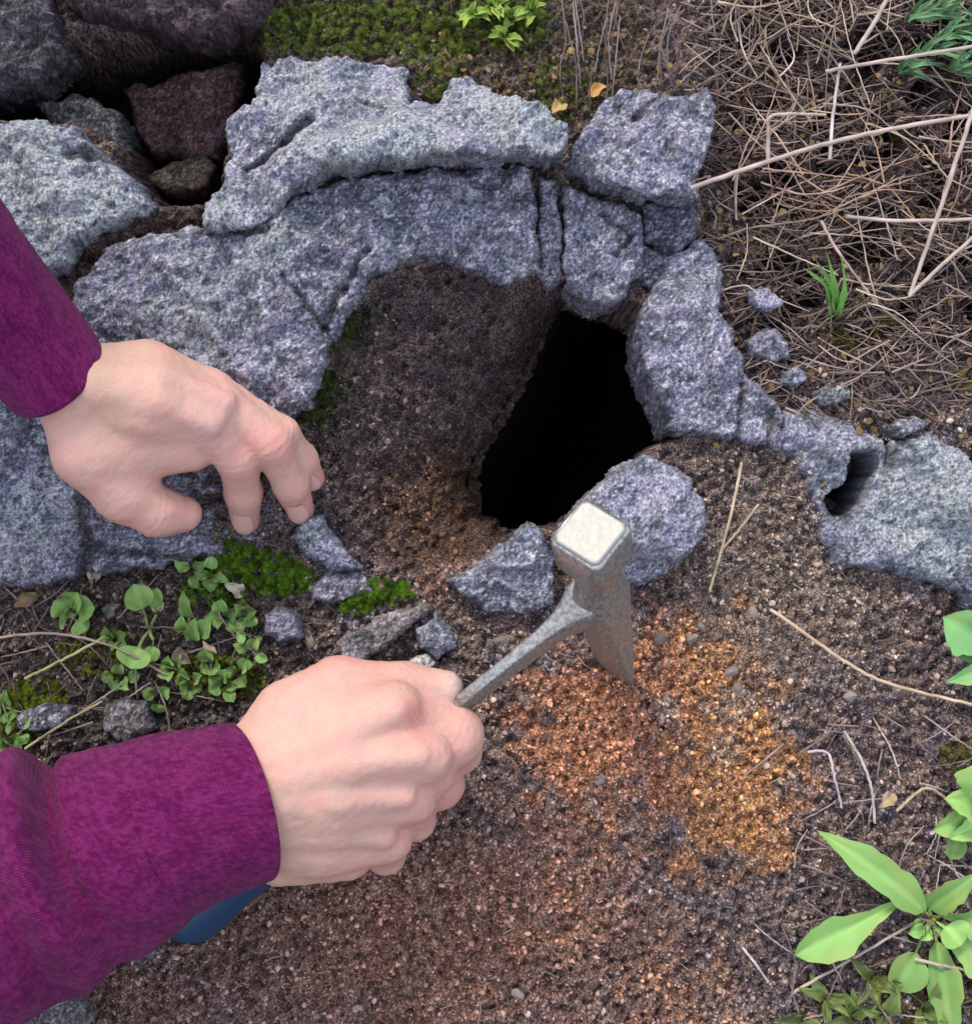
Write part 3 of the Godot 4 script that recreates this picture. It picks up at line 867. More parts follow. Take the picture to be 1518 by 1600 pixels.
func nail(hand: Node, base: Vector3, a: Vector3, ra: float, b: Vector3, rb: float, roll: float) -> void:
	var ax := (b - a).normalized()
	var dor := (Vector3(0, 0, 1) - ax * ax.z).normalized().rotated(ax, roll)
	var side := ax.cross(dor)
	var v := PackedVector3Array()
	var ln := a.distance_to(b)
	for i in 11:
		var s := float(i) / 10.0
		var along := lerpf(ln * 0.42, ln + rb * 0.55, s)
		var r := lerpf(ra, rb, clampf(along / ln, 0.0, 1.0)) + 0.45
		if along > ln: r = sqrt(maxf(0.1, pow(rb + 0.45, 2.0) - pow(along - ln, 2.0)))
		var half := 0.66 * pow(sin(PI * clampf(0.14 + s * 0.74, 0.0, 1.0)), 0.45)
		for j in 9:
			var th := (float(j) / 8.0 * 2.0 - 1.0) * half
			v.append((a + ax * along + (dor * cos(th) + side * sin(th)) * r) * 0.001 - base)
	var ix := PackedInt32Array()
	for i in 10:
		for j in 8:
			var k := i * 9 + j
			ix.append_array(PackedInt32Array([k, k + 9, k + 1, k + 1, k + 9, k + 10]))
	part("fingernail", arr_mesh(v, smooth_normals(v, ix), PackedColorArray(), PackedVector2Array(), ix), M.nail, hand)

func shifted(m: ArrayMesh, base: Vector3) -> ArrayMesh:
	var a := m.surface_get_arrays(0)
	var v: PackedVector3Array = a[Mesh.ARRAY_VERTEX]
	for i in v.size():
		v[i] -= base
	a[Mesh.ARRAY_VERTEX] = v
	var o := ArrayMesh.new()
	o.add_surface_from_arrays(Mesh.PRIMITIVE_TRIANGLES, a)
	return o

func sleeve(who: Node3D, base: Vector3, st: Array, cuff_mm: float, label: String, folds: Array, sd: int) -> void:
	var cv := Curve3D.new()
	var pts := []
	for q in st: pts.append(P(q[0], q[1], q[2]))
	for i in pts.size():
		var t: Vector3 = (pts[mini(i + 1, pts.size() - 1)] - pts[maxi(i - 1, 0)]) / 6.0
		cv.add_point(pts[i], -t, t)
	var total := cv.get_baked_length()
	var at := []
	for p in pts: at.append(cv.get_closest_offset(p))
	var cuff0 := total - cuff_mm * 0.001
	tube(who, "sleeve", label, cv, at, st, 0.0, cuff0 + 0.004, base, folds, sd, false)
	var s := who.get_child(who.get_child_count() - 1)
	tube(s, "cuff", "", cv, at, st, cuff0, total, base, folds, sd, true)

func tube(parent: Node, called: String, label: String, cv: Curve3D, at: Array, st: Array, from: float, to: float, base: Vector3, folds: Array, sd: int, ribbed: bool) -> void:
	var seg := 240
	var step := 0.0012
	var rings := int((to - from) / step)
	var v := PackedVector3Array()
	var c := PackedColorArray()
	var uv := PackedVector2Array()
	var total := cv.get_baked_length()
	var extra := 10 if ribbed else 0
	for r in rings + 1 + extra:
		var o := minf(from + step * r, to)
		var p := cv.sample_baked(o, true)
		var tg := (cv.sample_baked(minf(o + 0.003, total), true) - cv.sample_baked(maxf(o - 0.003, 0.0), true)).normalized()
		var sx := tg.cross(Vector3(0, 0, 1)).normalized()
		var sz := sx.cross(tg).normalized()
		var rad := 0.0
		for i in at.size() - 1:
			if o >= at[i] - 1e-6: 
				var f: float = clampf((o - at[i]) / (at[i + 1] - at[i]), 0.0, 1.0)
				rad = lerpf(st[i][3], st[i + 1][3], f * f * (3.0 - 2.0 * f) * 0.5 + f * 0.5)
		for i in seg + 1:
			var th := TAU * i / seg
			var d := sx * cos(th) + sz * sin(th)
			var rr := rad
			rr += 1.6 * nB.get_noise_3d(d.x * 130.0 + sd * 50.0, d.y * 130.0, o * 2600.0) * (0.35 if ribbed else 1.0)
			rr += 4.5 * nB.get_noise_3d(d.x * 50.0 + sd * 90.0, d.y * 50.0, o * 900.0) * (0.0 if ribbed else smoothstep(to, to - 0.04, o))
			if not ribbed:
				for q in folds:
					var s0: float = q[0] * total + 0.010 * sin(th * 1.0 + q[2]) + 0.002 * sin(th * 3.0)
					var x: float = (o - s0) / (q[3] * total)
					rr += q[1] * (exp(-x * x) - 0.9 * exp(-pow(x - 1.25, 2.0) * 3.0)) * maxf(0.0, cos(th - q[2])) 
			else:
				rr += 0.2 * cos(th * 84.0) * clampf((to - o) / 0.006, 0.15, 1.0) + 0.35
				if r > rings:
					var q := float(r - rings) / extra
					rr -= 5.0 * (1.0 - cos(q * PI * 0.5))
			var pos := p + d * Vector3(1, 1, 0.92) * rr * 0.001
			if ribbed and r > rings: pos -= tg * 0.0022 * (1.0 - pow(1.0 - float(r - rings) / extra, 2.0)) * -1.0 * sin(float(r - rings) / extra * PI)
			if ribbed: pos += tg * (0.0095 * sin(th) - 0.003) * clampf((o - from) / (to - from), 0.0, 1.0)
			v.append(pos - base)
			var hz := nC.get_noise_3d(d.x * 300.0, d.y * 300.0, o * 5000.0)
			var hy := nA.get_noise_3d(d.x * 200.0, d.y * 200.0, o * 2500.0 + sd * 99.0)
			c.append(Color(0.125, 0.009, 0.068).lerp(Color(0.225, 0.028, 0.125), clampf(0.45 + 1.2 * hz + 0.55 * hy, 0.0, 1.0)))
			uv.append(Vector2(float(i) / seg * 20.0, o / 0.0095))
	var ix := PackedInt32Array()
	for r in rings + extra:
		for i in seg:
			var a := r * (seg + 1) + i
			ix.append_array(PackedInt32Array([a, a + seg + 1, a + 1, a + 1, a + seg + 1, a + seg + 2]))
	var m := part(called, arr_mesh(v, smooth_normals(v, ix), c, uv, ix), M.wool, parent)
	if label != "": m.set_meta("label", label)

# ---------------------------------------------------------------- hammer
func section_loft(secs: Array, base: Vector3, cap := true) -> ArrayMesh:   # sec: centre, x axis, y axis, half x, half y (mm), squareness
	var seg := 32
	var v := PackedVector3Array()
	for s in secs:
		for i in seg:
			var th := TAU * (i + 0.5) / seg
			var cx := cos(th)
			var cy := sin(th)
			var e: float = s[5]
			var k := pow(pow(absf(cx), e) + pow(absf(cy), e), -1.0 / e)
			v.append(s[0] + s[1] * (cx * k * s[3] * 0.001) + s[2] * (cy * k * s[4] * 0.001) - base)
	var ix := PackedInt32Array()
	for r in secs.size() - 1:
		for i in seg:
			var a := r * seg + i
			var b := r * seg + (i + 1) % seg
			ix.append_array(PackedInt32Array([a, b, a + seg, b, b + seg, a + seg]))
	var st := SurfaceTool.new()
	st.begin(Mesh.PRIMITIVE_TRIANGLES)
	for p in v: st.add_vertex(p)
	for i in ix: st.add_index(i)
	if cap:
		for i in seg - 2:
			st.add_index(0)
			st.add_index(i + 2)
			st.add_index(i + 1)
			var l := (secs.size() - 1) * seg
			st.add_index(l)
			st.add_index(l + i + 1)
			st.add_index(l + i + 2)
	st.generate_normals()
	return st.commit()

func build_hammer() -> void:
	var base := P(962, 1060, 0)
	var h := top("hammer", base)
	tag(h, "steel rock hammer with a blue grip held in the right hand", "hammer")
	var face := P(922, 834, 140)
	var tip := P(962, 1062, 1)
	var ax := (tip - face).normalized()
	var ln := face.distance_to(tip)
	var eye := face + ax * (ln * 0.36)
	var end := P(282, 1447, 22)
	var dir := (end - eye).normalized()
	var across := ax.cross(dir).normalized()
	var fwd := across.cross(ax).normalized()      # along the shaft, square to the head
	var rot := Basis(ax, deg_to_rad(-24.0))
	var hx := rot * across
	var hy := rot * fwd
	var secs := []
	for q in [[0.0, 11.4, 11.4, 14.0], [0.008, 12.2, 12.2, 14.0], [0.12, 12.2, 12.2, 14.0], [0.15, 11.6, 11.6, 5.0], [0.20, 8.8, 9.2, 3.0], [0.25, 8.4, 9.2, 2.6], [0.30, 9.2, 11.0, 3.0], [0.36, 9.8, 12.5, 3.4], [0.42, 9.6, 11.5, 3.6], [0.50, 9.6, 9.8, 4.0], [0.65, 9.8, 7.6, 4.5], [0.8, 10.0, 5.2, 4.5], [0.92, 10.0, 3.0, 4.0], [0.985, 9.8, 1.2, 3.0], [1.0, 9.5, 0.5, 3.0]]:
		secs.append([face + ax * (ln * q[0]) - hy * (0.004 * pow(maxf(0.0, q[0] - 0.4), 2.0)), hx, hy, q[1], q[2], q[3]])
	var head := part("head", section_loft(secs, base), M.steel, h)
	var fs := []
	for q in [[-0.0016, 9.6], [-0.0016, 9.8], [-0.0012, 10.4], [0.0002, 10.9]]:
		fs.append([face + ax * q[0], hx, hy, q[1], q[1], 14.0])
	var sf := part("striking_face", section_loft(fs, base), M.face, head)
	sf.set_meta("label", "pale worn square striking face")
	secs = []
	var sl := eye.distance_to(end)
	var yax := dir.cross(across).normalized()
	for q in [[0.0, 10.5, 11.0], [0.035, 9.0, 9.5], [0.06, 6.2, 7.8], [0.085, 4.4, 6.8], [0.12, 3.4, 6.2], [0.2, 2.8, 5.9], [0.5, 2.7, 5.8]]:
		secs.append([eye + dir * (sl * q[0]), across, yax, q[1], q[2], 10.0])
	part("shaft", section_loft(secs, base), M.steel, h)
	secs = []
	for q in [[0.46, 5.5, 8.5], [0.465, 8.0, 10.5], [0.5, 9.5, 12.5], [0.62, 10.0, 13.5], [0.75, 9.5, 12.5], [0.88, 10.5, 14.0], [0.96, 12.0, 16.0], [0.985, 11.5, 15.0], [1.0, 9.0, 12.0], [1.004, 5.0, 7.0]]:
		secs.append([eye + dir * (sl * q[0]), across, yax, q[1], q[2], 2.6])
	part("grip", section_loft(secs, base), M.grip, h)

# ---------------------------------------------------------------- plants
func stem_arrays(pts: Array, r0: float, r1: float, col: Color, acc: Dictionary, sides := 5) -> void:
	var off: int = acc.v.size()
	var n := pts.size()
	for i in n:
		var t: Vector3 = (pts[mini(i + 1, n - 1)] - pts[maxi(i - 1, 0)]).normalized()
		var a := t.cross(Vector3(0.13, 0.31, 0.94)).normalized()
		var b := a.cross(t)
		var r := lerpf(r0, r1, float(i) / (n - 1)) * 0.001
		for s in sides:
			var th := TAU * s / sides
			var d := a * cos(th) + b * sin(th)
			acc.v.append(pts[i] + d * r)
			acc.n.append(d)
			acc.c.append(col * (1.0 + 0.3 * nC.get_noise_2d(pts[i].x * 9000.0, pts[i].y * 9000.0) + 0.45 * nA.get_noise_2d(pts[i].x * 3300.0, pts[i].y * 3300.0)))
	for i in n - 1:
		for s in sides:
			var a := off + i * sides + s
			var b := off + i * sides + (s + 1) % sides
			acc.i.append_array(PackedInt32Array([a, b, a + sides, b, b + sides, a + sides]))

func new_acc() -> Dictionary:
	return {"v": PackedVector3Array(), "n": PackedVector3Array(), "c": PackedColorArray(), "i": PackedInt32Array()}

func acc_mesh(acc: Dictionary, base := Vector3.ZERO) -> ArrayMesh:
	var v: PackedVector3Array = acc.v
	for i in v.size():
		v[i] -= base
	return arr_mesh(v, acc.n, acc.c, PackedVector2Array(), acc.i)

func bent(pts: Array, seg: int, jit: float) -> Array:      # chart points [x,y,w above 0] -> smooth jittered path
	var cv := Curve3D.new()
	var q := []
	for p in pts: q.append(P(p[0], p[1], p[2]))
	for i in q.size():
		var t: Vector3 = (q[mini(i + 1, q.size() - 1)] - q[maxi(i - 1, 0)]) / 7.0
		cv.add_point(q[i], -t, t)
	var out := []
	var l := cv.get_baked_length()
	for i in seg + 1:
		var p := cv.sample_baked(l * i / seg, true)
		out.append(p + Vector3(rng.randf_range(-jit, jit), rng.randf_range(-jit, jit), rng.randf_range(-jit, jit)) * 0.001)
	return out

func stem(called: String, label: String, category: String, pts: Array, r0: float, r1: float, col: Color, group := "", jit := 0.2) -> void:
	var acc := new_acc()
	var path := bent(pts, maxi(8, pts.size() * 7), jit)
	stem_arrays(path, r0, r1, col, acc, 6)
	var o := solo(called, acc_mesh(acc, path[0]), M.straw, path[0])
	tag(o, label, category, group)

func leaf_mesh(b: Vector3, t: Vector3, width: float, arch: float, up: Vector3, col: Color, shape: int, base: Vector3, rip := 0.6) -> ArrayMesh:
	# blade from b to t (bank m), width mm, arch mm out along up; shape 0 lance, 1 round, 2 spatulate, 3 grass
	var ns := 14
	var nw := 6
	var along := t - b
	var side := along.cross(up).normalized()
	var upv := side.cross(along).normalized()
	var v := PackedVector3Array()
	var c := PackedColorArray()
	var uv := PackedVector2Array()
	var ph := rng.randf() * 10.0
	for i in ns + 1:
		var s := float(i) / ns
		var wd := 0.0
		match shape:
			0: wd = pow(sin(PI * pow(s, 0.8)), 0.8) * (1.0 - 0.15 * s) + 0.07 * (1.0 - s)
			1: wd = 0.08 if s < 0.3 else sqrt(maxf(0.0, 1.0 - pow((s - 0.65) / 0.352, 2.0)))
			2: wd = 0.1 + 0.9 * pow(sin(PI * clampf(pow(s, 1.9), 0.0, 1.0)), 0.75) if s < 1.0 else 0.04
			3: wd = (1.0 - s * s) * 0.9 + 0.1 * (1.0 - s)
		wd += (0.07 * sin(s * 31.0 + ph) + 0.09 * sin(s * 13.0 + ph * 3.0)) * (1.0 if shape == 0 or shape == 2 else 0.0) * wd
		var p := b + along * s + upv * (arch * 0.001 * sin(PI * s * 0.85))
		for j in nw + 1:
			var q := float(j) / nw * 2.0 - 1.0
			var lift := (0.22 * absf(q) * width * wd + rip * sin(s * 11.0 + ph + q * 2.0) * absf(q)) * 0.001
			if absf(q) < 0.2: lift -= 0.0004
			v.append(p + side * (q * wd * width * 0.0005) + upv * lift - base)
			var k := 1.0 + 0.16 * nA.get_noise_2d(s * 120.0 + ph * 100.0, q * 40.0) + (0.28 if absf(q) < 0.2 else 0.0)
			var cc := col * k
			cc = cc.lerp(Color(0.34, 0.38, 0.10), 0.6 * clampf(nB.get_noise_2d(s * 150.0 + ph * 77.0, q * 60.0) * 2.0, 0.0, 1.0))
			c.append(cc)
			uv.append(Vector2(q * 0.3, s))
	var ix := PackedInt32Array()
	for i in ns:
		for j in nw:
			var a := i * (nw + 1) + j
			ix.append_array(PackedInt32Array([a, a + nw + 1, a + 1, a + 1, a + nw + 1, a + nw + 2]))
	return arr_mesh(v, smooth_normals(v, ix), c, uv, ix)

func plant(called: String, label: String, cx: float, cy: float, leaves: Array, col: Color, group := "", category := "plant") -> void:
	var cw := ground_w(cx, cy)
	var base := P(cx, cy, cw)
	var o := top(called, base)
	tag(o, label, category, group)
	for l in leaves:      # [bx, by, bw, tx, ty, tw, width, arch, shape, tone]
		var tone: float = l[9] if l.size() > 9 else 1.0
		var b := P(l[0], l[1], cw + l[2])
		part("leaf", leaf_mesh(b, P(l[3], l[4], cw + l[5]), l[6], l[7], Vector3(rng.randf_range(-0.25, 0.25), rng.randf_range(-0.1, 0.35), 1.0), col * tone, l[8], base), M.leaf, o)
		if absf(l[0] - cx) + absf(l[1] - cy) > 6.0:
			var acc := new_acc()
			stem_arrays([base, base.lerp(b, 0.5) + Vector3(0, 0, 0.002), b], 0.9, 0.7, Color(0.27, 0.3, 0.1), acc, 6)
			part("stalk", acc_mesh(acc, base), M.straw, o)

func build_plants() -> void:
	var g := Color(0.24, 0.42, 0.115)
	plant("rosette_plant", "broad green leafed weed growing at the lower right corner", 1452, 1432, [
		[1444,1424,6, 1268,1296,16, 17.5,7,0], [1410,1404,10, 1240,1490,6, 19,6,2, 1.05], [1446,1446,4, 1416,1458,14, 7,2,1,1.0], [1450,1450,4, 1436,1470,12, 6,2,0,1.3], [1462,1440,8, 1500,1478,14, 17,3,1,1.1], [1440,1462,6, 1396,1545,6, 19,3,1,0.75], [1462,1470,4, 1486,1640,10, 16,5,0,0.7],
		[1472,1430,8, 1570,1448,14, 18,4,2,0.75], [1460,1450,6, 1560,1512,8, 20,4,2,1.0], [1450,1420,6, 1530,1360,20, 13,6,0,0.8], [1440,1440,2, 1418,1455,12, 8,2,1,1.0]], g)
	plant("rosette_plant", "pale green leaves leaning in from the right edge above the corner weed", 1530, 1280, [
		[1520,1270,6, 1452,1296,10, 17,4,0,0.95], [1520,1262,12, 1470,1250,20, 18,4,0,1.1], [1515,1255,14, 1540,1190,24, 22,4,2,1.15], [1500,1290,3, 1484,1342,5, 10,2,1,0.7], [1540,1290,6, 1480,1310,14, 12,2,0,1.2]], g)
	plant("rosette_plant", "green leaves at the right edge below the pale boulder", 1560, 1030, [
		[1555,1020,8, 1468,962,20, 22,5,2,1.0], [1555,1040,6, 1474,1066,14, 11,4,0,1.0], [1550,1020,4, 1480,1018,10, 16,3,0,0.55]], Color(0.2, 0.42, 0.14))
	plant("grass_tuft", "short bright green grass tuft growing in the dry litter", 1300, 492, [
		[1299,490,0, 1244,418,26, 4.5,8,3], [1300,490,0, 1284,384,34, 4.5,6,3], [1302,490,0, 1308,398,30, 4.5,6,3,1.1], [1296,492,0, 1262,398,30, 3.5,8,3,0.8], [1304,492,0, 1318,440,18, 4,5,3,1.1], [1300,494,0, 1286,440,16, 4,5,3,0.9]], Color(0.2, 0.44, 0.10), "", "grass")
	# fern-like fine green at the top right corner
	for k in 9:
		var cx: float = [1420, 1460, 1500, 1440, 1485, 1515, 1405, 1530, 1470][k]
		var cy: float = [30, 20, 60, 85, 110, 20, 110, 100, 60][k]
		var lv := []
		for j in 12:
			var a := rng.randf_range(-0.5, 1.1)
			lv.append([cx, cy, 4 + rng.randf() * 10.0, cx + rng.randf_range(40, 80) * cos(a), cy - rng.randf_range(35, 70) * sin(a), 8 + rng.randf() * 18.0, 3.2, 4, 3, rng.randf_range(0.6, 1.2)])
		plant("fine_green_tuft", "tuft of fine bluish green blades in the top right corner, %s from the left" % ["second", "fourth", "seventh", "third", "sixth", "eighth", "first", "rightmost", "fifth"][k], cx, cy, lv, Color(0.13, 0.27, 0.14), "fine green tufts in the top right corner", "grass")
	# moss cushions' taller sprigs at the top
	for k in 5:
		var cx: float = [740, 770, 800, 830, 790][k]
		var cy: float = [25, 10, 30, 20, 60][k]
		var lv := []
		for j in 9:
			var a := rng.randf() * TAU
			lv.append([cx, cy, 2, cx + 30 * cos(a), cy + 26 * sin(a), 6 + rng.randf() * 10.0, 5, 2, 0, rng.randf_range(0.7, 1.2)])
		plant("leafy_sprig", "small yellow green sprig on the mossy strip, %s from the left" % ["first", "second", "fourth", "fifth", "third"][k], cx, cy, lv, Color(0.26, 0.36, 0.07), "yellow green sprigs at the top", "plant")
	# seedlings between the two hands
	var sg := Color(0.18, 0.31, 0.085)
	plant("seedling", "seedling with two big round bright leaves between the hands", 235, 985, [[222,1000,6, 205,1046,12, 17,2,1,1.25], [228,965,8, 208,912,14, 14,2,1,1.0], [245,960,8, 244,918,12, 7,1,1,0.95], [240,1000,6, 236,1035,9, 8,1,1,1.1]], sg)
	plant("seedling", "seedling with upright narrow pale leaves near the moss", 300, 990, [[296,965,6, 288,920,16, 7,2,0,1.1], [292,985,4, 284,960,12, 10,2,0,1.35], [300,1000,3, 306,964,12, 8,2,0,1.25], [310,1000,3, 330,970,9, 10,2,1,1.0]], sg)
	plant("seedling", "cluster of dull green lobed leaves beside the left rock", 110, 960, [[112,956,4, 86,936,10, 13,2,1,0.9], [115,958,4, 124,924,12, 12,2,1,0.85], [118,962,5, 150,948,10, 14,2,1,0.95], [116,966,4, 140,984,8, 12,2,1,0.85], [108,966,3, 92,962,6, 11,2,1,0.75]], sg)
	var small := [[180,1000,0.9],[350,965,0.9],[390,1020,1.0],[330,1040,0.8],[270,1045,1.0],[380,960,0.7],[395,990,1.0],[190,1060,0.9],[300,1070,0.8],[250,1090,0.7],[350,1070,0.7],[375,1050,0.9],[30,1140,1.0],[10,1110,1.1],[15,1165,0.9],[330,900,0.9],[300,890,0.9]]
	for s in small:
		var lv := []
		var k := rng.randi_range(3, 5)
		var a0 := rng.randf() * TAU
		for j in k:
			var a := a0 + TAU * j / k + rng.randf_range(-0.3, 0.3)
			var l := rng.randf_range(20, 34)
			lv.append([s[0] + 4 * cos(a), s[1] + 4 * sin(a), 3, s[0] + l * cos(a), s[1] + l * sin(a), rng.randf_range(3, 10), rng.randf_range(5, 9), 2, rng.randi_range(0, 1), s[2] * rng.randf_range(0.55, 1.35)])
		var place := 1
		for q in small:
			if q[0] < s[0] or (q[0] == s[0] and q[1] < s[1]): place += 1
		plant("small_seedling", "tiny green seedling in the damp patch, %s from the left edge" % ["", "first", "second", "third", "fourth", "fifth", "sixth", "seventh", "eighth", "ninth", "tenth", "eleventh", "twelfth", "thirteenth", "fourteenth", "fifteenth", "sixteenth", "seventeenth", "eighteenth"][place], s[0], s[1], lv, sg, "tiny seedlings between the two hands")
	var order := ["second", "third", "fifth", "first", "sixth", "fourth"]
	var at_ := -1
	for q in [[150,905,140,880,"cream dead leaf standing by the left rock",0.40,0.34,0.2],[330,1030,318,1000,"pale brown dead leaf beside the narrow seedling",0.42,0.3,0.19],[250,955,232,930,"buff dead leaf between two seedlings",0.4,0.33,0.2],[60,930,20,950,"dark brown dead leaf at the left edge",0.12,0.08,0.05],[270,1020,300,1040,"purplish dead leaf in the middle of the damp patch",0.11,0.07,0.07],[165,960,190,945,"slate dark dead leaf under the round bright leaves",0.09,0.09,0.1],[380,930,350,912,"thin grey dead leaf next to the moss cushion",0.3,0.27,0.22],[1395,1240,1370,1262,"curled tan dead leaf above the corner weed",0.33,0.24,0.15],[920,150,950,136,"orange dead leaf behind the pointed rock",0.45,0.24,0.08],[880,160,860,180,"ochre dead leaf above the ledge's right end",0.36,0.24,0.1]]:
		var gw := ground_w(q[0], q[1])
		var bb := P(q[0], q[1], gw + 3.0)
		var dl := solo("dead_leaf", leaf_mesh(bb, P(q[2], q[3], gw + 8.0), 7.0, 2.0, Vector3(0.2, 0.3, 1.0), Color(q[5], q[6], q[7]) * 1.2, 0, bb, 1.2), M.crumb, bb)
		tag(dl, q[4], "leaf")
	for s in [[1290,1560,0.7],[1330,1590,0.6],[1385,1585,0.7],[1255,1590,0.5],[1440,1575,0.8],[1360,1530,0.5]]:
		var lv := []
		for j in 5:
			var a := rng.randf() * TAU
			lv.append([s[0], s[1], 1, s[0] + 50 * cos(a), s[1] + 50 * sin(a), rng.randf_range(4, 14), rng.randf_range(4, 9), 3, 0, s[2] * rng.randf_range(0.7, 1.3)])
		at_ += 1
		plant("low_weed", "low dull green weed under the corner plant, %s from the left" % order[at_], s[0], s[1], lv, Color(0.2, 0.26, 0.08), "low weeds at the bottom right")

func build_stems() -> void:
	var pale := Color(0.44, 0.345, 0.285)
	var tan := Color(0.42, 0.31, 0.20)
	stem("dry_stem", "longest pale dry stem slanting up from the upper right rock", "stem", [[1078,294,34],[1200,252,36],[1300,222,38],[1420,196,40],[1600,168,42]], 1.2, 1.1, pale)
	stem("dry_stem", "pale dry stem nearly level near the top right corner", "stem", [[1288,112,30],[1400,92,36],[1560,66,40]], 1.0, 0.9, pale)
	stem("dry_stem", "pale stem dropping steeply to a sharp corner at the right", "stem", [[1536,120,50],[1510,200,44],[1470,320,36],[1420,462,26]], 1.1, 1.0, pale)
	stem("dry_stem", "pale stem rising right from the sharp corner", "stem", [[1420,462,26],[1470,415,32],[1560,335,36]], 1.0, 0.9, pale)
	stem("dry_stem", "short pale stem slanting to the top edge", "stem", [[1334,84,28],[1362,40,32],[1400,-30,36]], 1.1, 1.0, pale)
	stem("dry_stem", "level pale stem just below the reddish straw", "stem", [[1322,338,30],[1400,345,33],[1560,342,36]], 1.0, 0.9, pale)
	stem("dry_stem", "bent pale stem with a square corner", "stem", [[1199,250,24],[1200,205,28],[1201,184,30],[1230,178,30],[1290,180,28]], 1.1, 0.7, pale, "", 0.2)
	stem("dry_stem", "thin brown stem slanting down beside the grass tuft", "stem", [[1282,345,28],[1310,395,28],[1364,468,22]], 0.8, 0.6, Color(0.4, 0.28, 0.24))
	stem("dry_stem", "whitish short upright stem crossing the longest stem", "stem", [[1296,250,38],[1302,170,34],[1312,100,28]], 0.9, 0.7, Color(0.42, 0.37, 0.35))
	stem("dry_stem", "long curving straw on the soil below the pale boulder", "stem", [[1203,952,12],[1250,985,15],[1330,1040,17],[1400,1072,15],[1560,1110,14]], 0.95, 0.8, Color(0.5, 0.36, 0.24))
	stem("dry_stem", "straight straw standing in the soil right of the large stone", "stem", [[1158,722,30],[1140,810,28],[1108,924,14]], 0.75, 0.65, Color(0.48, 0.37, 0.23))
	stem("dry_stem", "short straw forking from the straight straw", "stem", [[1184,788,22],[1160,820,20],[1130,856,18]], 0.6, 0.5, Color(0.44, 0.34, 0.22))
	stem("dry_stem", "curved pale twig above the corner weed", "stem", [[1318,1142,20],[1346,1190,20],[1360,1230,18],[1366,1286,14]], 0.8, 0.7, Color(0.45, 0.37, 0.3))
	stem("dry_stem", "bent grey twig left of the curved pale twig", "stem", [[1262,1175,16],[1292,1176,18],[1302,1210,18],[1314,1262,14]], 0.7, 0.6, Color(0.47, 0.4, 0.4))
	stem("dry_stem", "thin grey straw running under the corner weed's lower leaf", "stem", [[1236,1552,14],[1320,1504,16],[1430,1440,16]], 0.8, 0.7, Color(0.42, 0.36, 0.28))
	stem("dry_stem", "short pale twig on the soil near the bottom", "stem", [[1152,1472,14],[1175,1500,15],[1204,1540,13]], 0.7, 0.6, Color(0.55, 0.42, 0.38))
	stem("dry_stem", "pale straw crossing the low leaves at bottom right", "stem", [[1428,1498,20],[1470,1508,20],[1560,1524,18]], 0.9, 0.8, Color(0.5, 0.42, 0.3))
	stem("dry_stem", "tan straw lying right of the twigs near the leaves", "stem", [[1400,1268,18],[1430,1240,20],[1452,1232,20],[1480,1250,16]], 0.8, 0.7, tan)
	stem("dry_stem", "thin twig crossing the seedlings from the left edge", "stem", [[-30,1000,8],[80,990,12],[180,1012,12],[260,1055,8]], 0.8, 0.6, Color(0.32, 0.24, 0.18))
	stem("dry_stem", "olive straw slanting up through the seedlings", "stem", [[40,1060,8],[100,1030,12],[165,995,12]], 0.8, 0.7, Color(0.36, 0.33, 0.13))
	stem("dry_stem", "thin olive stalk leaning above the right sleeve", "stem", [[40,1170,14],[100,1130,14],[160,1096,10]], 0.7, 0.6, Color(0.35, 0.3, 0.15))
	# stems that nothing tells apart
	for i in 150:
		var x := rng.randf_range(1120, 1540)
		var y := rng.randf_range(-20, 480)
		var a := rng.randf_range(-0.7, 0.5) if rng.randf() < 0.6 else rng.randf_range(0.8, 2.3)
		var l := rng.randf_range(60, 190)
		var w0 := maxf(ground_w(x, y), -10.0) + rng.randf_range(4, 14)
		var x1 := x + l * cos(a)
		var y1 := y - l * sin(a)
		if x1 < 1110.0: continue
		var w1 := maxf(ground_w(x1, y1), -10.0) + rng.randf_range(3, 16)
		var bend := rng.randf_range(-18, 18)
		var mixc := pale.lerp(tan, rng.randf()) * rng.randf_range(0.4, 1.25)
		if y > 240.0 and y < 330.0: mixc = mixc.lerp(Color(0.4, 0.2, 0.13), 0.5)
		var tone := "pale" if mixc.g > 0.34 else ("tan" if mixc.g > 0.22 else "dark brown")
		var run := "level" if absf(sin(a)) < 0.3 else ("upright" if absf(sin(a)) > 0.85 else ("rising" if sin(a) * cos(a) > 0.0 else "falling"))
		var zone := "near the top edge" if y < 110.0 else ("above the longest stem" if y < 215.0 else ("below the longest stem" if y < 330.0 else "around the grass tuft"))
		stem("tangled_stem", "%s %s %s dry stem in the tangle %s" % ["long" if l > 125.0 else "short", tone, run, zone], "stem", [[x, y, w0], [(x + x1) * 0.5 + bend * sin(a), (y + y1) * 0.5 + bend * cos(a), (w0 + w1) * 0.5 + rng.randf_range(0, 6)], [x1, y1, w1]], rng.randf_range(0.3, 0.62), 0.25, mixc, "tangled dry stems on the upper right bank")
	for i in 34:
		var x := rng.randf_range(880, 1200)
		var y := rng.randf_range(60, 190)
		var l := rng.randf_range(60, 150)
		var gw := maxf(ground_w(x, y), -18.0)
		stem("upright_stem", "%s thin upright stem rising behind %s" % ["short" if l < 100.0 else "tall", "the ledge's right end" if x < 960.0 else ("the pointed rock" if x < 1090.0 else "the pointed rock, at the straw's edge")], "stem", [[x, y, gw], [x + rng.randf_range(-12, 12), y - l * 0.5, gw + 9], [x + rng.randf_range(-24, 24), y - l, gw + 14]], rng.randf_range(0.3, 0.6), 0.25, Color(0.16, 0.11, 0.1).lerp(Color(0.42, 0.36, 0.34), rng.randf() * rng.randf()), "thin upright stems behind the upper right rock")
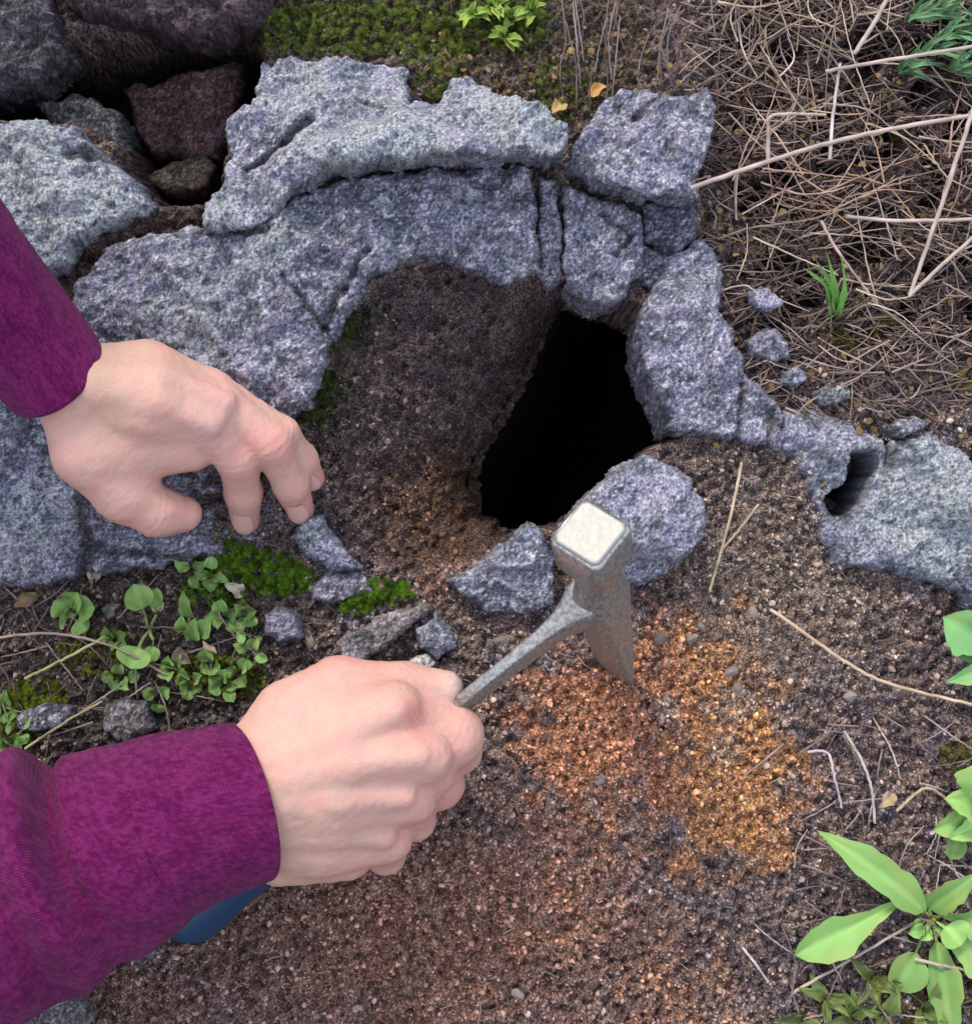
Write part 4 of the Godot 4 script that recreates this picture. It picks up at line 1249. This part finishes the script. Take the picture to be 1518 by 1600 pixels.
	for i in 80:
		var x := rng.randf_range(1220, 1540)
		var y := rng.randf_range(1100, 1620)
		var a := rng.randf() * TAU
		var l := rng.randf_range(40, 110)
		var gw := ground_w(x, y)
		stem("ground_twig", "%s dry twig running %s %s the corner weed" % ["short" if l < 75.0 else "longer", "crosswise" if absf(cos(a)) > 0.7 else "up and down", "well above" if y < 1230.0 else ("just above" if y < 1330.0 else ("left of" if x < 1380.0 else "right under"))], "twig", [[x, y, gw + 3], [x + l * 0.5 * cos(a) + rng.randf_range(-8, 8), y + l * 0.5 * sin(a), gw + rng.randf_range(4, 9)], [x + l * cos(a), y + l * sin(a), gw + 3]], rng.randf_range(0.35, 0.7), 0.3, Color(0.16, 0.11, 0.1).lerp(Color(0.5, 0.41, 0.36), rng.randf() * rng.randf() * 1.2), "small dry twigs around the corner weed")
	for i in 60:
		var x := rng.randf_range(-20, 420) if i % 2 == 0 else rng.randf_range(-20, 180)
		var y := rng.randf_range(920, 1150)
		var a := rng.randf() * TAU
		var l := rng.randf_range(40, 110)
		var gw := ground_w(x, y)
		stem("seedling_twig", "%s brown twig running %s %s" % ["short" if l < 75.0 else "longer", "crosswise" if absf(cos(a)) > 0.7 else "up and down", "at the left edge of the damp patch" if x < 110.0 else ("among the round leaves" if x < 270.0 else "beside the narrow leaved seedling")], "twig", [[x, y, gw + 2], [x + l * 0.5 * cos(a) + rng.randf_range(-8, 8), y + l * 0.5 * sin(a), gw + rng.randf_range(3, 8)], [x + l * cos(a), y + l * sin(a), gw + 2]], rng.randf_range(0.35, 0.65), 0.3, Color(0.16, 0.11, 0.09).lerp(Color(0.46, 0.37, 0.32), rng.randf() * rng.randf()), "small brown twigs among the seedlings")
	# the matted rest, which nobody could count
	var acc := new_acc()
	for i in 2400:
		var x := rng.randf_range(1060, 1700)
		var y := rng.randf_range(-150, 640)
		if x < 1150.0 and y > 330.0 and rng.randf() < 0.6: continue
		var a := rng.randf_range(-0.8, 0.8) if rng.randf() < 0.65 else rng.randf() * TAU
		var l := rng.randf_range(25, 110)
		var w0 := maxf(ground_w(x, y), -20.0) + rng.randf_range(0, 5)
		var x1 := x + l * cos(a)
		var y1 := y - l * sin(a)
		if x1 < 1090.0: continue
		var w1 := maxf(ground_w(x1, y1), -20.0) + rng.randf_range(0, 6)
		var c := Color(0.10, 0.07, 0.062).lerp(Color(0.42, 0.315, 0.25), pow(rng.randf(), 2.6))
		var b := rng.randf_range(-9, 9)
		stem_arrays(bent([[x, y, w0], [(x + x1) * 0.5 + b * sin(a), (y + y1) * 0.5 + b * cos(a), (w0 + w1) * 0.5 + 3.0], [x1, y1, w1]], 5, 0.1), rng.randf_range(0.3, 0.6), 0.25, c, acc, 4)
	tag(solo("straw_mat", acc_mesh(acc), M.straw, Vector3.ZERO), "matted brown straw covering the upper right bank", "straw", "", "stuff")

# ---------------------------------------------------------------- loose cover
func lump_mesh(sd: int, flat: float) -> ArrayMesh:
	var sm := SphereMesh.new()
	sm.radius = 1.0
	sm.height = 2.0
	sm.radial_segments = 6
	sm.rings = 3
	var a := sm.get_mesh_arrays()
	var v: PackedVector3Array = a[Mesh.ARRAY_VERTEX]
	for i in v.size():
		var p := v[i]
		v[i] = p * (1.0 + 0.8 * nA.get_noise_3d(p.x * 60.0 + sd * 40.0, p.y * 60.0, p.z * 60.0)) * Vector3(1, 1, flat)
	var ix: PackedInt32Array = a[Mesh.ARRAY_INDEX]
	return arr_mesh(v, smooth_normals(v, ix), PackedColorArray(), PackedVector2Array(), ix)

func scatter(called: String, label: String, category: String, mesh: Mesh, mat: Material, spots_: Array) -> void:
	var mm := MultiMesh.new()
	mm.transform_format = MultiMesh.TRANSFORM_3D
	mm.use_colors = true
	mm.mesh = mesh
	mm.instance_count = spots_.size()
	for i in spots_.size():
		mm.set_instance_transform(i, spots_[i][0])
		mm.set_instance_color(i, spots_[i][1])
	var o := MultiMeshInstance3D.new()
	o.name = numbered(called)
	o.multimesh = mm
	o.material_override = mat
	add_child(o)
	o.transform = Transform3D(bank, Vector3.ZERO)
	tag(o, label, category, "", "stuff")

func rand_basis(s: float) -> Basis:
	return Basis(Vector3(rng.randf() - 0.5, rng.randf() - 0.5, rng.randf() - 0.5).normalized(), rng.randf() * TAU).scaled(Vector3(s, s, s) * 0.001)

func build_cover() -> void:
	for kind in 3:
		var sp := []
		for i in [50000, 74000, 26000][kind]:
			var x := rng.randf_range(-420, 1880)
			var y := rng.randf_range(-200, 1880)
			if y < 880.0 and x < 1080.0 and not (x > 455.0 and y > 600.0) and rng.randf() < 0.75: continue
			if x > 700.0 and x < 1075.0 and y > 425.0 and y < 840.0: continue
			if x < 430.0 and y < 350.0: continue
			var r: float = [0.4, 0.28, 0.5][kind] + [1.3, 0.55, 1.3][kind] * pow(rng.randf(), 4.0)
			var c := soil_color(x, y)
			var t := rng.randf()
			c = c * rng.randf_range(0.6, 1.5) * (1.15 - 0.22 * r)
			if t > 0.975: c = c.lerp(Color(0.45, 0.38, 0.33), rng.randf_range(0.3, 0.9))
			elif t < 0.3: c = c.lerp(Color(0.035, 0.025, 0.025), 0.7)
			var w := ground_h(x, y) + r * 0.35
			sp.append([Transform3D(rand_basis(r), Vector3((x - 759.0) * S, (800.0 - y) * S, w * 0.001)), c])
		scatter(["soil_crumbs", "soil_grains", "soil_flakes"][kind], ["loose dark brown crumbs of earth over the bank", "finer round grains of earth over the bank", "flat flakes of earth and litter over the bank"][kind], "soil", lump_mesh(kind + 3, [0.8, 0.9, 0.45][kind]), M.crumb, sp)
	# moss
	var blade := new_acc()
	for i in 5:
		var a := TAU * i / 5.0
		stem_arrays([Vector3.ZERO, Vector3(cos(a) * 0.35, sin(a) * 0.35, 0.7), Vector3(cos(a) * 0.9, sin(a) * 0.9, 1.15)], 220.0, 40.0, Color.WHITE, blade, 3)
	var bm := acc_mesh(blade)
	var beds := [
		[[400,890,75,34,1500],[440,905,55,26,900],[600,925,48,22,900],[360,860,40,18,400],[340,920,60,30,500],[555,945,30,14,250]],
		[[60,1085,50,26,700],[20,1130,45,40,600],[330,1050,60,40,500],[150,1020,70,40,400],[380,1060,40,30,300]],
		[[560,30,170,46,3600],[760,25,110,44,1800],[450,30,70,40,900],[880,130,60,50,500],[680,100,50,50,600]],
		[[490,610,34,60,500],[530,500,26,50,300],[470,650,22,26,200]],
		[[1330,520,60,30,300],[1500,600,40,24,300],[1450,1560,90,40,400],[1500,1180,40,30,250]]]
	var cols := [Color(0.14, 0.27, 0.018), Color(0.23, 0.27, 0.025), Color(0.2, 0.25, 0.05), Color(0.06, 0.085, 0.016), Color(0.22, 0.2, 0.04)]
	var names := [["moss_cushion", "bright green moss cushions below the left hand"], ["yellow_moss", "yellow green moss patch among the seedlings"], ["moss_strip", "mossy strip along the top above the ledge"], ["dark_moss", "dark moss along the hollow's left rim"], ["olive_moss", "olive moss specks in the litter on the right"]]
	for b in beds.size():
		var sp := []
		for q in beds[b]:
			for i in int(q[4] * 1.6):
				var a := rng.randf() * TAU
				var rr := sqrt(rng.randf())
				var x: float = q[0] + cos(a) * rr * q[2]
				var y: float = q[1] + sin(a) * rr * q[3]
				if nA.get_noise_2d(x * 2.0, y * 2.0) < (0.02 if b == 2 else -0.12): continue
				var hump := 2.5 * (1.0 - rr * rr)
				var s := rng.randf_range(0.7, 1.5)
				var w := ground_h(x, y) + hump
				sp.append([Transform3D(Basis(Vector3(0, 0, 1), rng.randf() * TAU).rotated(Vector3(1, 0, 0), rng.randf_range(-0.5, 0.5)).scaled(Vector3.ONE * s * 0.001), Vector3((x - 759.0) * S, (800.0 - y) * S, w * 0.001)), cols[b] * rng.randf_range(0.4, 1.5) * (1.0 + 0.6 * nB.get_noise_2d(x * 3.0, y * 3.0))])
		scatter(names[b][0], names[b][1], "moss", bm, M.moss, sp)
	# bits of root and straw in the soil
	var fb := new_acc()
	for i in 1100:
		var x := rng.randf_range(420, 1560)
		var y := rng.randf_range(690, 1640)
		if x < 1060.0 and y < 900.0: continue
		if x < 480.0 and y < 1300.0: continue
		var a := rng.randf() * TAU
		var l := rng.randf_range(6, 34)
		var w := ground_h(x, y)
		var c := Color(0.12, 0.085, 0.075).lerp(Color(0.44, 0.34, 0.27), rng.randf() * rng.randf())
		stem_arrays(bent([[x, y, w + 0.6], [x + 0.5 * l * cos(a + 0.15), y + 0.5 * l * sin(a + 0.15), w + rng.randf_range(0.8, 1.8)], [x + l * cos(a), y + l * sin(a), w + 0.7]], 4, 0.08), rng.randf_range(0.2, 0.38), 0.15, c, fb, 4)
	tag(solo("soil_fibres", acc_mesh(fb), M.straw, Vector3.ZERO), "fine root and straw bits mixed in the brown soil", "fibres", "", "stuff")
	# brown leaf flakes of the litter above the ledge
	var fl := new_acc()
	stem_arrays([Vector3(-1, 0, 0), Vector3(-0.3, 0.1, 0.25), Vector3(0.4, -0.1, 0.2), Vector3(1, 0, 0)], 450.0, 300.0, Color.WHITE, fl, 4)
	var fm := lump_mesh(61, 0.22)
	var sp2 := []
	for i in 1500:
		var x := rng.randf_range(640, 1560)
		var y := rng.randf_range(40, 700)
		if x < 1090.0 and y > 230.0: continue
		var c := Color(0.2, 0.13, 0.06).lerp(Color(0.42, 0.28, 0.1), rng.randf() * rng.randf()) * rng.randf_range(0.4, 1.3)
		sp2.append([Transform3D(rand_basis(rng.randf_range(0.8, 2.6)).scaled(Vector3(1, 1, 0.6)), Vector3((x - 759.0) * S, (800.0 - y) * S, (ground_h(x, y) + 1.2) * 0.001)), c])
	scatter("leaf_litter", "ochre brown flakes of dead leaves among the stems", "litter", fm, M.crumb, sp2)
	# pebbles one can pick out of the soil
	var pm := [lump_mesh(21, 0.7), lump_mesh(34, 0.75), lump_mesh(47, 0.6)]
	for i in 26:
		var x := rng.randf_range(480, 1480)
		var y := rng.randf_range(940, 1590)
		if i % 4 == 0:
			x = rng.randf_range(720, 1150)
			y = rng.randf_range(960, 1100)
		var s := rng.randf_range(1.8, 3.4)
		var o := MeshInstance3D.new()
		o.name = numbered("pebble")
		o.mesh = pm[i % 3]
		o.material_override = M["pebble%d" % (i % 4)]
		add_child(o)
		o.transform = Transform3D(bank, bank * Vector3((x - 759.0) * S, (800.0 - y) * S, (ground_h(x, y) + s * 0.2) * 0.001)) * Transform3D(Basis(Vector3(0, 0, 1), rng.randf() * TAU).scaled(Vector3.ONE * s * 0.001), Vector3.ZERO)
		tag(o, "%s pebble in the soil %s" % [["grey brown", "dark brown", "pale buff", "reddish"][i % 4], "below the loose stones" if y < 1080.0 else ("beside the orange patch" if y < 1300.0 else ("under the right hand" if x < 900.0 else "near the corner weed"))], "pebble", "pebbles in the brown soil")

# ---------------------------------------------------------------- scene
func _ready() -> void:
	rng.seed = 20240
	var t := deg_to_rad(TILT)
	bank = Basis(Vector3(1, 0, 0), Vector3(0, sin(t), -cos(t)), Vector3(0, cos(t), sin(t)))
	var cam := Camera3D.new()
	cam.name = "camera"
	cam.fov = rad_to_deg(2.0 * atan(800.0 * S / D))
	cam.near = 0.02
	cam.far = 60.0
	add_child(cam)
	cam.transform = Transform3D(bank, bank * Vector3(0, 0, D))
	cam.current = true
	var env := Environment.new()
	env.tonemap_mode = Environment.TONE_MAPPER_LINEAR
	env.tonemap_exposure = 1.85
	env.background_mode = Environment.BG_SKY
	env.sdfgi_enabled = true
	env.ssao_enabled = true
	env.ssil_enabled = true
	var sm := ProceduralSkyMaterial.new()
	sm.sky_top_color = Color(0.83, 0.87, 0.97)
	sm.sky_horizon_color = Color(0.80, 0.83, 0.90)
	sm.ground_bottom_color = Color(0.25, 0.22, 0.2)
	sm.ground_horizon_color = Color(0.4, 0.38, 0.36)
	sm.sun_angle_max = 1.0
	var sky := Sky.new()
	sky.sky_material = sm
	env.sky = sky
	var we := WorldEnvironment.new()
	we.name = "world_environment"
	we.environment = env
	add_child(we)
	var sun := DirectionalLight3D.new()
	sun.name = "sun"
	sun.light_energy = 0.5
	sun.light_angular_distance = 14.0
	sun.light_color = Color(1.0, 0.96, 0.9)
	sun.shadow_enabled = true
	add_child(sun)
	var to_sun := (bank * Vector3(-0.4, 0.95, 0.75)).normalized()
	sun.look_at_from_position(Vector3.ZERO, -to_sun, Vector3(0.1, 0, 1))

	nA.seed = 3
	nA.frequency = 0.022
	nA.fractal_octaves = 3
	nB.seed = 9
	nB.frequency = 0.009
	nB.fractal_octaves = 4
	nC.seed = 17
	nC.frequency = 0.07
	nC.fractal_octaves = 2
	nF.seed = 29
	nF.frequency = 0.13
	nF.fractal_octaves = 2
	rim = pv([690,396, 765,424, 855,430, 935,452, 1014,478, 1022,555, 1044,610, 1064,680, 1000,716, 940,766, 884,824, 800,850, 740,882, 650,902, 570,886, 514,834, 480,770, 460,690, 480,645, 508,560, 530,500, 580,442, 640,408])
	throat = pv([752,690, 736,740, 742,800, 800,842, 876,832, 1004,720, 1062,690, 1040,600, 1026,545, 1018,484, 940,456, 885,440, 852,500, 815,590])
	pocket = pv([90,60, 250,20, 400,30, 402,140, 352,200, 342,285, 312,312, 236,312, 200,270, 180,210, 110,172, -480,176, -480,90])
	make_materials()
	for i in 4:
		var pmat := StandardMaterial3D.new()
		pmat.albedo_color = [lin(0.28, 0.24, 0.22), lin(0.19, 0.14, 0.12), lin(0.38, 0.32, 0.26), lin(0.24, 0.15, 0.1)][i]
		pmat.roughness = 0.9
		pmat.albedo_texture = M.stone.albedo_texture
		pmat.uv1_triplanar = true
		pmat.uv1_scale = Vector3(0.8, 0.8, 0.8)
		M["pebble%d" % i] = pmat
	build_ground()
	build_cave()
	build_rocks()
	build_person()
	build_hammer()
	build_plants()
	build_stems()
	build_cover()
